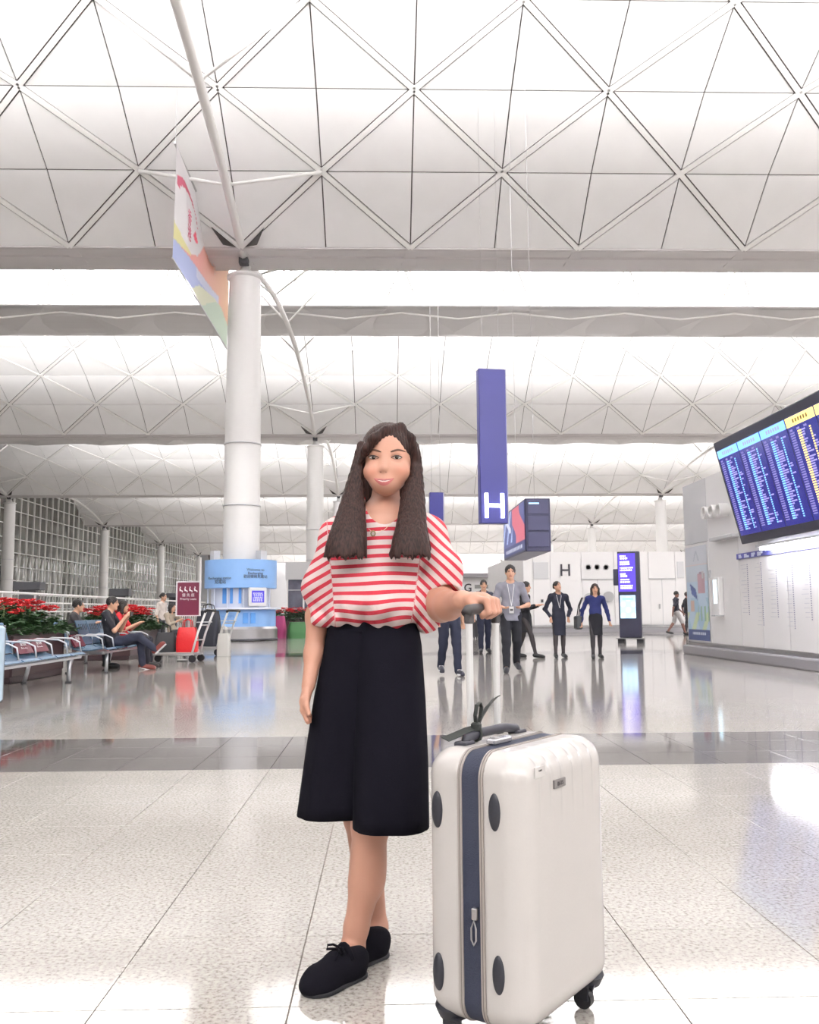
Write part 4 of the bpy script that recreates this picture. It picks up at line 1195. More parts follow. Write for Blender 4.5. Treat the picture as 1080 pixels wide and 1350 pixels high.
pb = at(371, 820, 34.8); soft_bag('backpack', (pb.x - .15, 34.8, 0), (.62, .45, .86), 'magenta backpack beside the green duffel bag', mat('bag_pink', lin(168, 62, 112), .6), 'bag', -.2)
kb = at(404, 830, 34.2); soft_bag('holdall', (kb.x + .35, 34.6, 0), (.55, .45, .66), 'black holdall beside the green duffel bag', mat('bag_black', ()), 'bag', -.2)

# ---- small hard cases (background)
def small_case(loc, rz, size, label, material, handle=.3):
    c = empty('suitcase', loc, rz, label, 'suitcase'); w, d, h = size
    MB().rbox((0, 0, .06 + h / 2), (w, d, h), .06, n=5).build('shell', material, c, smooth=True, autosmooth=35, bevel=0)
    MB().rbox((0, 0, .06 + h / 2), (w + .006, .03, h + .006), .014).build('zip_band', M_DARK, c)
    for a in (-1, 1):
        for b in (-1, 1):
            x, y = a * (w / 2 - .06), b * (d / 2 - .05)
            MB().cyl((x - .015, y, .03), (x + .015, y, .03), .03, n=12).build('wheel', M_BLACK, c)
            MB().box((x, y, .055), (.04, .04, .03)).build('wheel_mount', M_BLACK, c)
    for a in (-.09, .09): MB().cyl((a, d / 2 - .04, h), (a, d / 2 - .04, h + .06 + handle), .01, n=8).build('handle_bar', M_STEEL, c)
    MB().rbox((0, d / 2 - .04, h + .07 + handle), (.24, .03, .03), .012).build('grip', M_BLACK, c)
    MB().tube([(-.1, 0, .06 + h), (-.08, 0, .09 + h), (.08, 0, .09 + h), (.1, 0, .06 + h)], .01, n=6).build('carry_handle', M_BLACK, c)
    return c
cl = gp(4, 933); small_case((cl.x - .22, cl.y - .06, 0), math.radians(20), (.44, .27, .82), 'pale blue hard suitcase at the end of the blue bench', mat('case_pale_blue', lin(186, 208, 224), .25, coat=.3), .12)
cb = gp(627, 842); small_case((cb.x, cb.y, 0), math.radians(70), (.40, .26, .60), 'small black wheeled suitcase on the far floor', mat('case_black', (.02, .02, .025), .35), .35)
# ================================================================== people
def V3(p): return Vector(p)
def stand(loc, yaw, H, stride=0.0, lift=0.0, arms=None, lean=0.0, head_tilt=0.0):
    """joints of a standing or walking figure; yaw turns local +y (facing) in the plane"""
    R = Matrix.Rotation(yaw, 3, 'Z'); L = Vector(loc)
    def w(x, y, z): return L + R @ Vector((x * H, y * H + lean * z * H, z * H))
    J = dict(side=R @ Vector((1, 0, 0)), fwd=R @ Vector((0, 1, 0)), H=H)
    J['pelvis'] = w(0, 0, .53); J['waist'] = w(0, 0, .62); J['chest'] = w(0, .0, .74); J['neck'] = w(0, .0, .835); J['head'] = w(head_tilt, .02, .925)
    for s, n in ((-1, 'L'), (1, 'R')):
        st = stride * s
        J['sh' + n] = w(s * .098, 0, .795); J['el' + n] = w(s * .138, -.02 - st * .25, .625); J['wr' + n] = w(s * .14, .04 - st * .5, .49)
        J['hip' + n] = w(s * .05, 0, .515)
        fy = st * .5
        up = lift if (s > 0) == (stride < 0) else 0.0
        J['kn' + n] = w(s * .052, fy * .5 + .02 + up * .2, .285 + abs(up) * .05); J['an' + n] = w(s * .055, fy - up * .25, .045 + up * .3)
        J['toe' + n] = w(s * .065, fy + .09 - up * .2, .018 + up * .18)
    for k, p in (arms or {}).items(): J[k] = w(*p)
    return J
SKIN = lin(206, 160, 134)
def person(label, J, top, bottom, shoes, hair=('short', (.015, .012, .012)), sleeve=1.0, skin=SKIN, legs='trousers', hem=.30, res=.011, group=None, top_hem=None, stockings=None, jacket=False, extra=None, women=False, face=True, cut_floor=0.0):
    s = J['H'] / 1.7; f, sd = J['fwd'], J['side']; up = Vector((0, 0, 1))
    base = Vector(((J['anL'].x + J['anR'].x) / 2, (J['anL'].y + J['anR'].y) / 2, cut_floor))
    root = empty('person', base, 0, label, 'person', group)
    inv = Matrix.Translation(-base)
    hd = J['head']; hf = (J.get('look') or f).normalized(); hs = hf.cross(up).normalized(); hu = hs.cross(hf)
    RH = np.array([hs, hf, hu]).T
    fl = (f, 1.45)
    sw = .92 if women else 1.0
    P = []
    # head and neck
    P += [Ell(hd + hu * .018 * s, (.072 * s, .090 * s, .095 * s), RH, k=.02), Ell(hd + hf * .022 * s - hu * .045 * s, (.055 * s, .066 * s, .070 * s), RH, k=.03), Ell(hd + hf * .062 * s - hu * .100 * s, (.024 * s, .022 * s, .02 * s), RH, k=.03),
          Cap(hd + hf * .088 * s + hu * .005 * s, hd + hf * .104 * s - hu * .028 * s, .010 * s, .014 * s, k=.012)]
    for q in (-1, 1): P.append(Ell(hd + hs * q * .074 * s - hu * .01 * s, (.012 * s, .02 * s, .03 * s), RH, k=.01))
    P.append(Cap(J['neck'] - up * .03 * s, hd - hu * .06 * s, .053 * s * sw, .048 * s * sw, k=.03))
    body_t = [Cap(J['pelvis'], J['waist'], .135 * s * sw, .115 * s * sw, fl, k=.05), Cap(J['waist'], J['chest'], .115 * s * sw, .135 * s * sw, fl, k=.05), Cap(J['chest'], J['neck'], .10 * s * sw, .05 * s, fl, k=.05)] + [Cap(J['neck'] - up * .02 * s, J['sh' + n], .045 * s, .050 * s, k=.05) for n in 'LR']
    P += body_t
    for n in 'LR':
        a, e, w_ = J['sh' + n], J['el' + n], J['wr' + n]
        P += [Cap(a, e, .047 * s * sw, .038 * s * sw, k=.02), Cap(e, w_, .038 * s * sw, .026 * s, k=.02)]
        d = (w_ - e).normalized(); hn = (J.get('hand' + n) or d).normalized(); sdv = hn.cross(up)
        sdv = sdv.normalized() if sdv.length > .2 else sd.copy()
        pm = w_ + hn * .075 * s; nrm = hn.cross(sdv)
        P.append(Cap(w_, pm, .027 * s, .030 * s, (nrm, 1.5), k=.015))
        cn = -nrm if nrm.dot(f) < 0 else nrm
        for q in range(4):
            o = pm + sdv * (q - 1.5) * .019 * s; m_ = o + hn * (.042 - .004 * abs(q - 1.2)) * s + cn * .006 * s
            P += [Cap(o, m_, .0105 * s, .010 * s, k=.006), Cap(m_, m_ + (hn * .7 + cn * .6) * (.034 - .004 * abs(q - 1.2)) * s, .010 * s, .009 * s, k=.005)]
        th = w_ + hn * .03 * s + (f - hn * f.dot(hn)) * .022 * s
        P += [Cap(th, th + (hn * .8 + f * .5) * .05 * s, .013 * s, .010 * s, k=.01)]
        P += [Cap(J['hip' + n], J['kn' + n], .082 * s * sw, .055 * s * sw, k=.03), Cap(J['kn' + n], J['an' + n], .054 * s * sw, .038 * s, k=.025)]
        cf = J['kn' + n].lerp(J['an' + n], .3) - f * .014 * s
        P += [Cap(J['kn' + n].lerp(J['an' + n], .18), J['kn' + n].lerp(J['an' + n], .48), .054 * s * sw, .047 * s * sw, k=.03), Cap(J['an' + n], J['toe' + n], .038 * s, .03 * s, k=.02)]
    eyes = [hd + hs * q * .032 * s + hf * .083 * s + hu * .008 * s for q in (-1, 1)]
    mouth = hd + hf * .085 * s - hu * .062 * s
    legcol = None if stockings is None else np.array(stockings)
    hipz = J['pelvis'].z
    def col(V):
        c = np.tile(np.array(skin), (len(V), 1)); rel = V - np.array(hd)
        if face:
            for e in eyes:
                q = (V - np.array(e)) @ RH; m_ = (np.abs(q[:, 0]) < .016 * s) & (np.abs(q[:, 2]) < .007 * s) & (q[:, 1] > -.03); c[m_] = (.03, .02, .02)
                b = (np.abs(q[:, 0]) < .02 * s) & (np.abs(q[:, 2] - .022 * s) < .006 * s) & (q[:, 1] > -.03); c[b] = (.05, .03, .025)
            q = (V - np.array(mouth)) @ RH; m_ = (np.abs(q[:, 0]) < .022 * s) & (np.abs(q[:, 2]) < .008 * s) & (q[:, 1] > -.03); c[m_] = (.36, .12, .10)
        if legcol is not None:
            low = np.zeros(len(V), bool)
            for n in 'LR':
                for a, b in (('hip', 'kn'), ('kn', 'an'), ('an', 'toe')):
                    low |= Cap(J[a + n], J[b + n], .1 * s).ev(V) < 0
            c[low] = legcol
        return c
    b = sdf_obj('body', P, res, paint_mat('skin_paint', .55, 0), root, inv=inv, vcol=col)
    # clothing
    inf = .016 * s
    def grow(c, e): return Cap(c.a, c.b, c.ra + e, c.rb + e, None if c.flat is None else (Vector(c.flat[0]), c.flat[1]), k=c.k)
    seated = J['knL'].z > J['pelvis'].z - .25 * s
    T = [grow(c, inf) for c in body_t[:2]] + [grow(c, .010 * s) for c in body_t[2:]]
    hemz = J['pelvis'].z - (.02 * s if top_hem is None else top_hem)
    T.append(Cap(J['pelvis'] - up * (.30 if not seated else .0) * s, J['waist'], .188 * s * sw, .136 * s * sw, (f, 1.32), k=.04))
    for n in 'LR':
        a, e, w_ = J['sh' + n], J['el' + n], J['wr' + n]
        if sleeve <= 1: T.append(Cap(a, a.lerp(e, sleeve), .060 * s, .060 * s, k=.03))
        else: T += [Cap(a, e, .060 * s * sw, .052 * s * sw, k=.03), Cap(e, e.lerp(w_, sleeve - 1), .051 * s * sw, .042 * s * sw, k=.02)]
    neckz = J['neck'].z - .005 * s
    seated = J['knL'].z > J['pelvis'].z - .25 * s
    def post_top(p, d):
        d = d + .006 * s * np.sin(p[:, 2] * 38 + p[:, 0] * 23) * np.sin(p[:, 0] * 31 + p[:, 1] * 17)
        q = p - np.array(J['neck'] + f * .03 * s + up * .035 * s); d = np.maximum(d, .066 * s - np.sqrt((q * q * np.array([1, 1, .8])).sum(1)))
        if not seated: d = np.maximum(d, hemz - p[:, 2])
        return d
    tm = top if not isinstance(top, tuple) else mat('cloth_%d_%d_%d' % tuple(int(c * 999) for c in top), top, .85, bump=.25, bscale=90)
    tp_ = sdf_obj('jacket' if jacket else 'shirt', T, res, tm, root, post_top, inv)
    bm_ = bottom if not isinstance(bottom, tuple) else mat('cloth_%d_%d_%d' % tuple(int(c * 999) for c in bottom), bottom, .85, bump=.25, bscale=90)
    if legs in ('trousers', 'shorts'):
        T = [Cap(J['pelvis'], J['waist'].lerp(J['pelvis'], .35), .142 * s * sw, .126 * s * sw, fl, k=.04)]
        for n in 'LR':
            h_, k_, a_ = J['hip' + n], J['kn' + n], J['an' + n]
            T.append(Cap(h_, k_, .094 * s * sw, .074 * s * sw, k=.03))
            if legs == 'trousers': T.append(Cap(k_, k_.lerp(a_, 1.0), .072 * s * sw, .056 * s * sw, k=.02))
        def post(p, d): return d + .006 * s * np.sin(p[:, 2] * 30 + p[:, 0] * 20) * np.sin(p[:, 1] * 25 + p[:, 2] * 8)
        sdf_obj(legs, T, res, bm_, root, post, inv)
    else:
        hz_ = hem * J['H']; hc = (J['knL'] + J['knR']) / 2
        T = [Cap(J['pelvis'], J['waist'], .148 * s, .122 * s, (f, 1.3), k=.04), Cap(J['pelvis'], Vector((hc.x, hc.y, hz_ - .06)), .152 * s, .142 * s, (f, 1.15), k=.03)]
        sdf_obj('skirt', T, res, bm_, root, lambda p, d: np.maximum(d, hz_ - p[:, 2]), inv)
    sm_ = shoes if not isinstance(shoes, tuple) else mat('shoe_%d_%d_%d' % tuple(int(c * 999) for c in shoes), shoes, .45)
    for n in 'LR':
        a_, t_ = J['an' + n], J['toe' + n]; dr = (t_ - a_); dr.z *= .3
        hl = Vector((a_.x, a_.y, a_.z - .03 * s)) - dr.normalized() * .035 * s; to = t_ + dr.normalized() * .035 * s
        sz_ = min(a_.z - .045 * J['H'], t_.z - .018 * J['H']) + .001
        sh = sdf_obj('shoe', [Cap(hl + up * .012 * s, to, .043 * s, .040 * s, k=.02), Cap(a_ - up * .02 * s, t_ + up * .01 * s, .044 * s, .038 * s, k=.02)], res * .9, sm_, root, lambda p, d: np.maximum(d, max(cut_floor, sz_) - p[:, 2]), inv)
    # hair
    hk, hc_ = hair
    T = [Ell(hd + hu * .030 * s - hf * .012 * s, (.084 * s, .099 * s, .098 * s), RH, k=.02)]
    if hk == 'bob': T += [Cap(hd + hs * .075 * s - hf * .01 * s, hd + hs * .078 * s - hu * .12 * s, .032 * s, .034 * s, k=.03), Cap(hd - hs * .075 * s - hf * .01 * s, hd - hs * .078 * s - hu * .12 * s, .032 * s, .034 * s, k=.03), Cap(hd - hf * .06 * s, hd - hf * .06 * s - hu * .13 * s, .06 * s, .055 * s, k=.03)]
    if hk == 'long': T += [Cap(hd - hf * .06 * s, hd - hf * .09 * s - hu * .30 * s, .065 * s, .05 * s, k=.03), Cap(hd + hs * .07 * s - hf * .03 * s, hd + hs * .06 * s - hu * .22 * s - hf * .05 * s, .03 * s, .03 * s, k=.03)]
    if hk == 'bun': T += [Ell(hd - hf * .10 * s + hu * .02 * s, (.04 * s, .04 * s, .04 * s), k=.02)]
    fz = .040 if hk != 'bob' else .034
    T.append(Ell(hd + hf * .115 * s - hu * (.075 - fz) * s, (.060 * s, .105 * s, .092 * s), RH, k=.012, op='s'))
    if hk in ('short', 'bun'): T.append(Box(hd - hu * .125 * s + hf * .035 * s, (.14 * s, .11 * s, .085 * s), .02, RH, k=.03, op='s'))
    sdf_obj('hair', T, res * .7, mat('hair_%d' % int(hc_[0] * 9999), hc_, .5, bump=.6, bscale=40), root, lambda p, d: d + .0055 * s * np.sin(p[:, 0] * 150 + p[:, 2] * 60) * np.sin(p[:, 2] * 120 + p[:, 1] * 90), inv)
    if extra: extra(root, J, s)
    return root

BLK, NAVY = (.016, .017, .024), (.020, .024, .050)
M_STRAP = mat('lanyard_white', (.75, .75, .78), .5)
def lanyard(root, J, s, long=.40, badge=True):
    f, sd = J['fwd'], J['side']; base = root.location; ch = J['chest']
    fr = lambda x, z, o=.118: ch + sd * x * s + f * o * s + Vector((0, 0, z * s)) - base
    MB().tube([fr(-.055, .165, .02), fr(-.05, .10, .10), fr(0, -long + .12, .125)], .006, n=5).build('lanyard', M_STRAP, root)
    MB().tube([fr(.055, .165, .02), fr(.05, .10, .10), fr(0, -long + .12, .125)], .006, n=5).build('lanyard', M_STRAP, root)
    if badge:
        c = fr(0, -long + .06, .135); MB().box(c, (.075, .008, .11), Matrix((sd, f, Vector((0, 0, 1)))).transposed()).build('badge', mat('badge_white', (.8, .8, .82), .4), root)
        MB().box(c + f * .006, (.05, .006, .03), Matrix((sd, f, Vector((0, 0, 1)))).transposed()).build('badge_clip', M_DARK, root)
FACE = math.pi                        # facing the camera
# man in grey
g_ = gp(675, 886)
person('man in grey t-shirt and black trousers walking with a white lanyard', stand((g_.x, g_.y, 0), FACE - .06, 1.76, stride=.16, lift=.12, lean=.02,
       arms=dict(elL=(-.165, -.01, .62), wrL=(-.085, .13, .60), elR=(.165, -.01, .62), wrR=(.085, .13, .60))), lin(138, 138, 150), BLK, (.035, .035, .045), sleeve=.72, top_hem=.10, extra=lambda r, j, s: lanyard(r, j, s, .34))
# man behind the long haired woman's sleeve
g_ = gp(593, 890)
def sneaker_soles(r, j, s):
    for n in 'LR':
        a_, t_ = j['an' + n] - r.location, j['toe' + n] - r.location
        MB().rbox((a_ + t_) / 2 + Vector((0, 0, -.028)), (.088, .27, .022), .035).build('shoe_sole', mat('sole_white', (.8, .8, .82), .5), r)
        for q in range(3): MB().box(a_.lerp(t_, .45 + q * .14) + Vector((0, 0, .035 - q * .008)), (.07, .012, .012)).build('lace', mat('sole_white', (.8, .8, .82), .5), r)
person('man in white shirt and navy trousers with black and white sneakers', stand((g_.x, g_.y, 0), FACE + .15, 1.74, stride=-.20, lift=.10), (.72, .72, .74), NAVY, (.03, .03, .05), sleeve=.8, extra=sneaker_soles)
# man with lanyard farther back
g_ = gp(639, 860)
person('man in dark shirt and navy trousers walking behind the man in grey', stand((g_.x, g_.y, 0), FACE, 1.76, stride=.12), (.03, .035, .055), NAVY, (.02, .02, .025), sleeve=1.7, extra=lambda r, j, s: lanyard(r, j, s, .36, False))
# woman in black, in profile
g_ = gp(694, 867)
person('woman in black suit walking in profile while reading her phone', stand((g_.x, g_.y, 0), -math.pi / 2 - .5, 1.63, stride=.30, lift=.0,
       arms=dict(elL=(-.15, .0, .64), wrL=(-.09, .16, .68), elR=(.15, .0, .64), wrR=(.07, .17, .68))), (.014, .014, .018), (.014, .014, .018), (.012, .012, .014), hair=('long', (.012, .010, .010)), sleeve=1.9, legs='skirt', hem=.33, stockings=(.035, .028, .03), jacket=True, top_hem=.08, women=True)
# woman in navy uniform, hands in pockets
g_ = gp(738, 867)
J = stand((g_.x, g_.y, 0), FACE, 1.63, stride=.05, head_tilt=.012, arms=dict(elL=(-.168, -.05, .63), wrL=(-.115, .05, .53), elR=(.168, -.05, .63), wrR=(.115, .05, .53)))
J['look'] = Vector((.5, -1, .38))
for n in 'LR': J['hand' + n] = Vector((0, -.25, -1))
def brooch(r, j, s):
    lanyard(r, j, s, .28, False)
    for z in (.0, -.09): MB().sphere(j['chest'] + j['fwd'] * .14 * s + Vector((.01, 0, z * s - .06)) - r.location, .012, 8, 6).build('button', M_STEEL, r)
person('woman in dark navy uniform coat looking up with hands in pockets', J, (.022, .024, .042), (.022, .024, .042), (.012, .012, .014), hair=('bun', (.012, .010, .010)), sleeve=1.95, legs='skirt', hem=.29, stockings=(.05, .04, .042), jacket=True, top_hem=.16, women=True, extra=brooch)
# woman in bright navy blouse
g_ = gp(787, 868)
person('woman with bob hair in bright navy blouse and black skirt', stand((g_.x, g_.y, 0), FACE - .1, 1.56, stride=.14, arms=dict(elL=(-.16, -.05, .63), wrL=(-.18, .02, .49), elR=(.17, -.05, .63), wrR=(.19, .0, .48))), (.022, .03, .135), (.014, .014, .02), (.012, .012, .014), hair=('bob', (.03, .018, .014)), sleeve=1.92, legs='skirt', hem=.31, stockings=(.045, .04, .045), top_hem=.13, women=True)
ng = empty('shoulder_bag', (g_.x - .34, g_.y + .14, .60), 0, 'dark shoulder bag carried by the woman in bright navy', 'bag')
MB().rbox((0, 0, .14), (.14, .30, .28), .05).build('body', mat('bag_grey', (.06, .065, .07), .5), ng)
MB().tube([(0, -.1, .27), (.03, -.06, .5), (.10, -.04, .66), (.10, .04, .66), (.03, .06, .5), (0, .1, .27)], .012, n=6).build('strap', M_BLACK, ng, smooth=True)
# walkers by the far block
g_ = gp(893, 837)
person('man in dark shirt and pale shorts striding past the white block', stand((g_.x, g_.y, 0), -math.pi / 2, 1.74, stride=.34, lift=.10), (.03, .03, .045), (.42, .40, .40), (.02, .02, .02), sleeve=.8, legs='shorts', skin=lin(120, 84, 74), res=.014)
g_ = gp(907, 836)
person('person in dark clothes half hidden by the island corner', stand((g_.x, g_.y, 0), -math.pi / 2, 1.72, stride=-.16), (.025, .025, .03), (.03, .03, .035), (.02, .02, .02), sleeve=.8, skin=lin(120, 84, 74), res=.014)

# ---- seated people on the benches
def sit(x, y, z, yaw, H, **kw):
    R = Matrix.Rotation(yaw, 3, 'Z'); L = Vector((x, y, 0))
    def w(a, b, c): return L + R @ Vector((a * H, b * H, 0)) + Vector((0, 0, z + c * H))
    J = dict(side=R @ Vector((1, 0, 0)), fwd=R @ Vector((0, 1, 0)), H=H)
    J['pelvis'] = w(0, .0, .06); J['waist'] = w(0, -.035, .15); J['chest'] = w(0, -.06, .26); J['neck'] = w(0, -.055, .355); J['head'] = w(0, -.02, .44)
    for s, n in ((-1, 'L'), (1, 'R')):
        J['sh' + n] = w(s * .105, -.055, .325); J['el' + n] = w(s * .14, .03, .17); J['wr' + n] = w(s * .05, .15, .24)
        J['hip' + n] = w(s * .05, .02, .045); J['kn' + n] = w(s * .06, .27, .06)
        J['an' + n] = w(s * .06, .29, 0); J['an' + n].z = .045 * H; J['toe' + n] = w(s * .065, .38, 0); J['toe' + n].z = .018 * H
    for k, p in kw.items(): J[k] = w(*p)
    return J
E_ = -math.pi / 2                     # facing +X
mx, my = -4.83, 16.05
J = sit(mx, my, .415, E_, 1.74, knR=(.05, .275, .10), anR=(.02, .44, -.035), toeR=(.03, .50, .02), knL=(-.05, .26, .065), anL=(-.05, .29, -.18), toeL=(-.05, .385, -.2),
        elL=(-.14, .03, .16), wrL=(-.05, .12, .29), elR=(.14, .05, .16), wrR=(.05, .13, .30))
J['anL'].z = .045 * 1.74; J['toeL'].z = .018 * 1.74
def phone_and_print(r, j, s):
    c = (j['wrL'] + j['wrR']) / 2 + Vector((.09, 0, .06)) - r.location
    MB().rbox(c, (.02, .15, .08), .008).build('phone', M_BLACK, r)
    MB().cyl(j['shR'] - r.location + Vector((.045, -.048, -.09)), j['shR'] - r.location + Vector((.05, -.054, -.09)), .035, n=14).build('shirt_badge', mat('badge_white', (.8, .8, .82), .4), r)
    for n in 'LR':
        a_, t_ = j['an' + n] - r.location, j['toe' + n] - r.location; d = (t_ - a_).normalized(); u = Vector((0, 0, 1)) - d * d.z
        rot = Matrix((d, Vector((0, 1, 0)), d.cross(Vector((0, 1, 0))))).transposed()
        MB().rbox((a_ + t_) / 2 - u.normalized() * .05 + d * .0, (.27, .085, .02), .03, rot).build('shoe_sole', mat('sole_white', (.8, .8, .82), .5), r)
person('man in black t-shirt with crossed legs looking at his phone', J, (.018, .018, .026), lin(44, 48, 66), lin(120, 52, 46), sleeve=.75, extra=phone_and_print)
person('person in red top on the bench beyond the man in black', sit(-4.90, 16.95, .41, E_, 1.64), lin(190, 34, 44), (.02, .02, .03), (.03, .03, .03), hair=('bob', (.02, .014, .012)), sleeve=.9, women=True)
person('person in dark jacket seated behind the man in black', sit(-5.62, 16.6, .40, E_ + .2, 1.70), (.05, .045, .05), (.03, .03, .04), (.03, .03, .03), sleeve=1.8)
person('woman in beige top resting her chin on her hand by the sign', sit(at(231, 806, 22.8).x - .05, 22.8, .43, E_ - .4, 1.60, wrL=(-.02, .07, .38), elL=(-.08, .10, .22)), lin(168, 156, 140), (.06, .06, .07), (.05, .05, .05), hair=('bob', (.016, .012, .012)), sleeve=1.6, women=True)
person('person in pale top stooping behind the farther poinsettias', stand((at(211, 790, 24.5).x, 24.5, 0), E_ - .3, 1.56, lean=.05), lin(206, 196, 190), (.04, .04, .05), (.03, .03, .03), hair=('bun', (.012, .010, .010)), sleeve=1.0, women=True)
st_ = empty('stool', (at(231, 806, 22.8).x, 22.8, 0), 0, 'low grey stool under the woman in the beige top', 'stool')
MB().rbox((-.05, 0, .36), (.46, .46, .07), .05).build('seat', M_GREYP, st_)
for a in (-.18, .18):
    for b in (-.18, .18): MB().cyl((a - .05, b, 0), (a - .05, b, .33), .02, n=8).build('leg', M_STEEL, st_)
# ================================================================== the white suitcase
CX, CY, CPH = .334, 2.263, math.radians(52.0)
CW_, CT_, CZ0, CZ1 = .453, .274, .066, .676
case = empty('suitcase', (CX, CY, 0), CPH, 'large white hard-shell suitcase with navy zip band held by the long haired woman', 'suitcase')
Mc = case.matrix_basis.copy() if False else (Matrix.Translation((CX, CY, 0)) @ Matrix.Rotation(CPH, 4, 'Z'))
Mci = Mc.inverted()
def case_hit(px, py, axis, val):      # pixel -> local point on the plane local axis = val
    o = Mci @ Vector((0, 0, CAM_H)); d = Mci.to_3x3() @ ray(px, py); t = (val - o[axis]) / d[axis]
    return o + d * t
M_SHELL = mat('shell_white', (.54, .515, .50), .26, coat=.3, bump=.03, bscale=120, var=.02, vscale=5)
M_BAND = mat('band_navy', lin(44, 49, 68), .75, bump=.35, bscale=300)
M_TRIM = mat('zip_trim', lin(160, 152, 147), .45)
M_RUB = mat('rubber_dark', lin(36, 37, 46), .5)
zc_, zh_ = (CZ0 + CZ1) / 2, (CZ1 - CZ0) / 2
def shell_prims(): return [Box((0, 0, zc_), (CW_ / 2, CT_ / 2, zh_), .062, k=0)]
def grooves(p, d):                    # shallow flutes running over the wide faces
    g = np.zeros(len(p))
    for c in (-.14, -.085, -.03, .03, .085, .14): g += np.exp(-((p[:, 0] - c) / .006) ** 2)
    return d + .0022 * g * np.clip((np.abs(p[:, 1]) - .06) / .04, 0, 1) * np.clip((p[:, 2] - .48) / .12, 0, 1)
sdf_obj('shell', shell_prims(), .0045, M_SHELL, case, lambda p, d: np.maximum(grooves(p, d), .034 - p[:, 1]), smooth=0)
sdf_obj('shell', shell_prims(), .0045, M_SHELL, case, lambda p, d: np.maximum(grooves(p, d), .034 + p[:, 1]), smooth=0)
def ring_band(name, y0, y1, grow_, material):
    mb = MB(); n = 10; r = .062; pts = []
    for sx, sz, a0 in ((1, 1, 0), (-1, 1, 90), (-1, -1, 180), (1, -1, 270)):
        for k in range(n + 1):
            a = math.radians(a0 + 90 * k / n); pts.append((sx * (CW_ / 2 - r) + (r + grow_) * math.cos(a), zc_ + sz * (zh_ - r) + (r + grow_) * math.sin(a)))
    m_ = len(pts)
    e = min(.004, (y1 - y0) * .3)
    for yy, gr in ((y0, -.012), (y0, 0), (y1, 0), (y1, -.012)):
        mb.v += [(x * (1 + gr / (CW_ / 2)), yy, zc_ + (z - zc_) * (1 + gr / zh_)) for x, z in pts]
    for l in range(3):
        for k in range(m_): mb.f.append((l * m_ + k, l * m_ + (k + 1) % m_, (l + 1) * m_ + (k + 1) % m_, (l + 1) * m_ + k)); mb.m.append(0)
    return mb.build(name, material, case, smooth=True, autosmooth=40)
ring_band('zip_band', -.0235, .0235, -.003, M_BAND)
for s_ in (-1, 1):
    ring_band('zip_trim', min(s_ * .0235, s_ * .0345), max(s_ * .0235, s_ * .0345), .0005, M_TRIM)
    ring_band('seam', min(s_ * .028, s_ * .0295), max(s_ * .028, s_ * .0295), .0016, mat('seam_grey', lin(112, 105, 104), .5))
# side bumpers
XF = -CW_ / 2
for px, py in ((576.5, 1067), (652, 1071), (575.5, 1280), (657.5, 1286)):
    p = case_hit(px, py, 0, XF)
    y_ = math.copysign(min(abs(p.y), .092), p.y)
    MB().sphere((XF + .001, y_, p.z), (.010, .0155, .042), 16, 12).build('side_foot', M_RUB, case, smooth=True)
# zip pull
zp0 = case_hit(628, 1204, 0, XF); 
zy = max(-.02, min(.02, zp0.y))
MB().rbox((XF - .006, zy, zp0.z), (.012, .014, .026), .004).build('zip_slider', M_STEEL, case)
MB().tube([(XF - .010, zy, zp0.z - .012), (XF - .012, zy - .006, zp0.z - .03), (XF - .012, zy - .006, zp0.z - .055), (XF - .012, zy, zp0.z - .066), (XF - .012, zy + .006, zp0.z - .055), (XF - .012, zy + .006, zp0.z - .03)], .0022, n=6, closed=True).build('zip_pull', M_STEEL, case, smooth=True)
# name plate and sticker on the wide face
lp = case_hit(737, 1032, 1, -CT_ / 2)
MB().rbox((lp.x, -CT_ / 2 - .001, lp.z), (.058, .006, .020), .002).build('name_plate', mat('plate_grey', lin(112, 108, 107), .4), case)
text('plate_lettering', 'BATS', .013, frame((lp.x, -CT_ / 2 - .0046, lp.z), (1, 0, 0), (0, 0, 1)), mat('plate_dark', lin(60, 56, 58), .5), case, .0004, bold=.0003)
sp_ = case_hit(712, 1016, 1, -CT_ / 2)
MB().box((sp_.x, -CT_ / 2 + .0005, sp_.z - .003), (.05, .002, .024)).build('sticker', mat('sticker_white', (.60, .58, .57), .4), case)
text('sticker_lettering', 'TAIPEI', .006, frame((sp_.x, -CT_ / 2 - .001, sp_.z), (1, 0, 0), (0, 0, 1)), mat('plate_dark', ()), case, .0002)
# scuffs low on the shell are in the shell's own material; corner guards
for a in (-1, 1):
    for b in (-1, 1):
        x, y = a * (CW_ / 2 - .055), b * (CT_ / 2 - .05)
        g = MB().lathe([(.034, .062), (.045, .085), (.04, .10), (.0, .10)], n=16).lathe([(.034, .062), (0, .062)], n=16); gg_ = g.build('wheel_mount', M_RUB, case, smooth=True, autosmooth=40); gg_.location = (x, y, 0)
        for q in (-.014, .014): MB().rbox((q, .006, .048), (.006, .034, .05), .003).build('fork', M_RUB, gg_)
        w_ = MB().cyl((-.010, .008, .0235), (.010, .008, .0235), .0235, n=20).build('wheel', M_BLACK, case, smooth=True, autosmooth=40); w_.location = (x, y, 0)
        gd = MB().prism([(a * (CW_ / 2 - .10), b * (CT_ / 2 - .012), CZ0 + .004), (a * (CW_ / 2 - .012), b * (CT_ / 2 - .10), CZ0 + .004), (a * (CW_ / 2 - .03), b * (CT_ / 2 - .03), CZ0 + .004)], (0, 0, .006)).build('corner_guard', M_RUB, case)
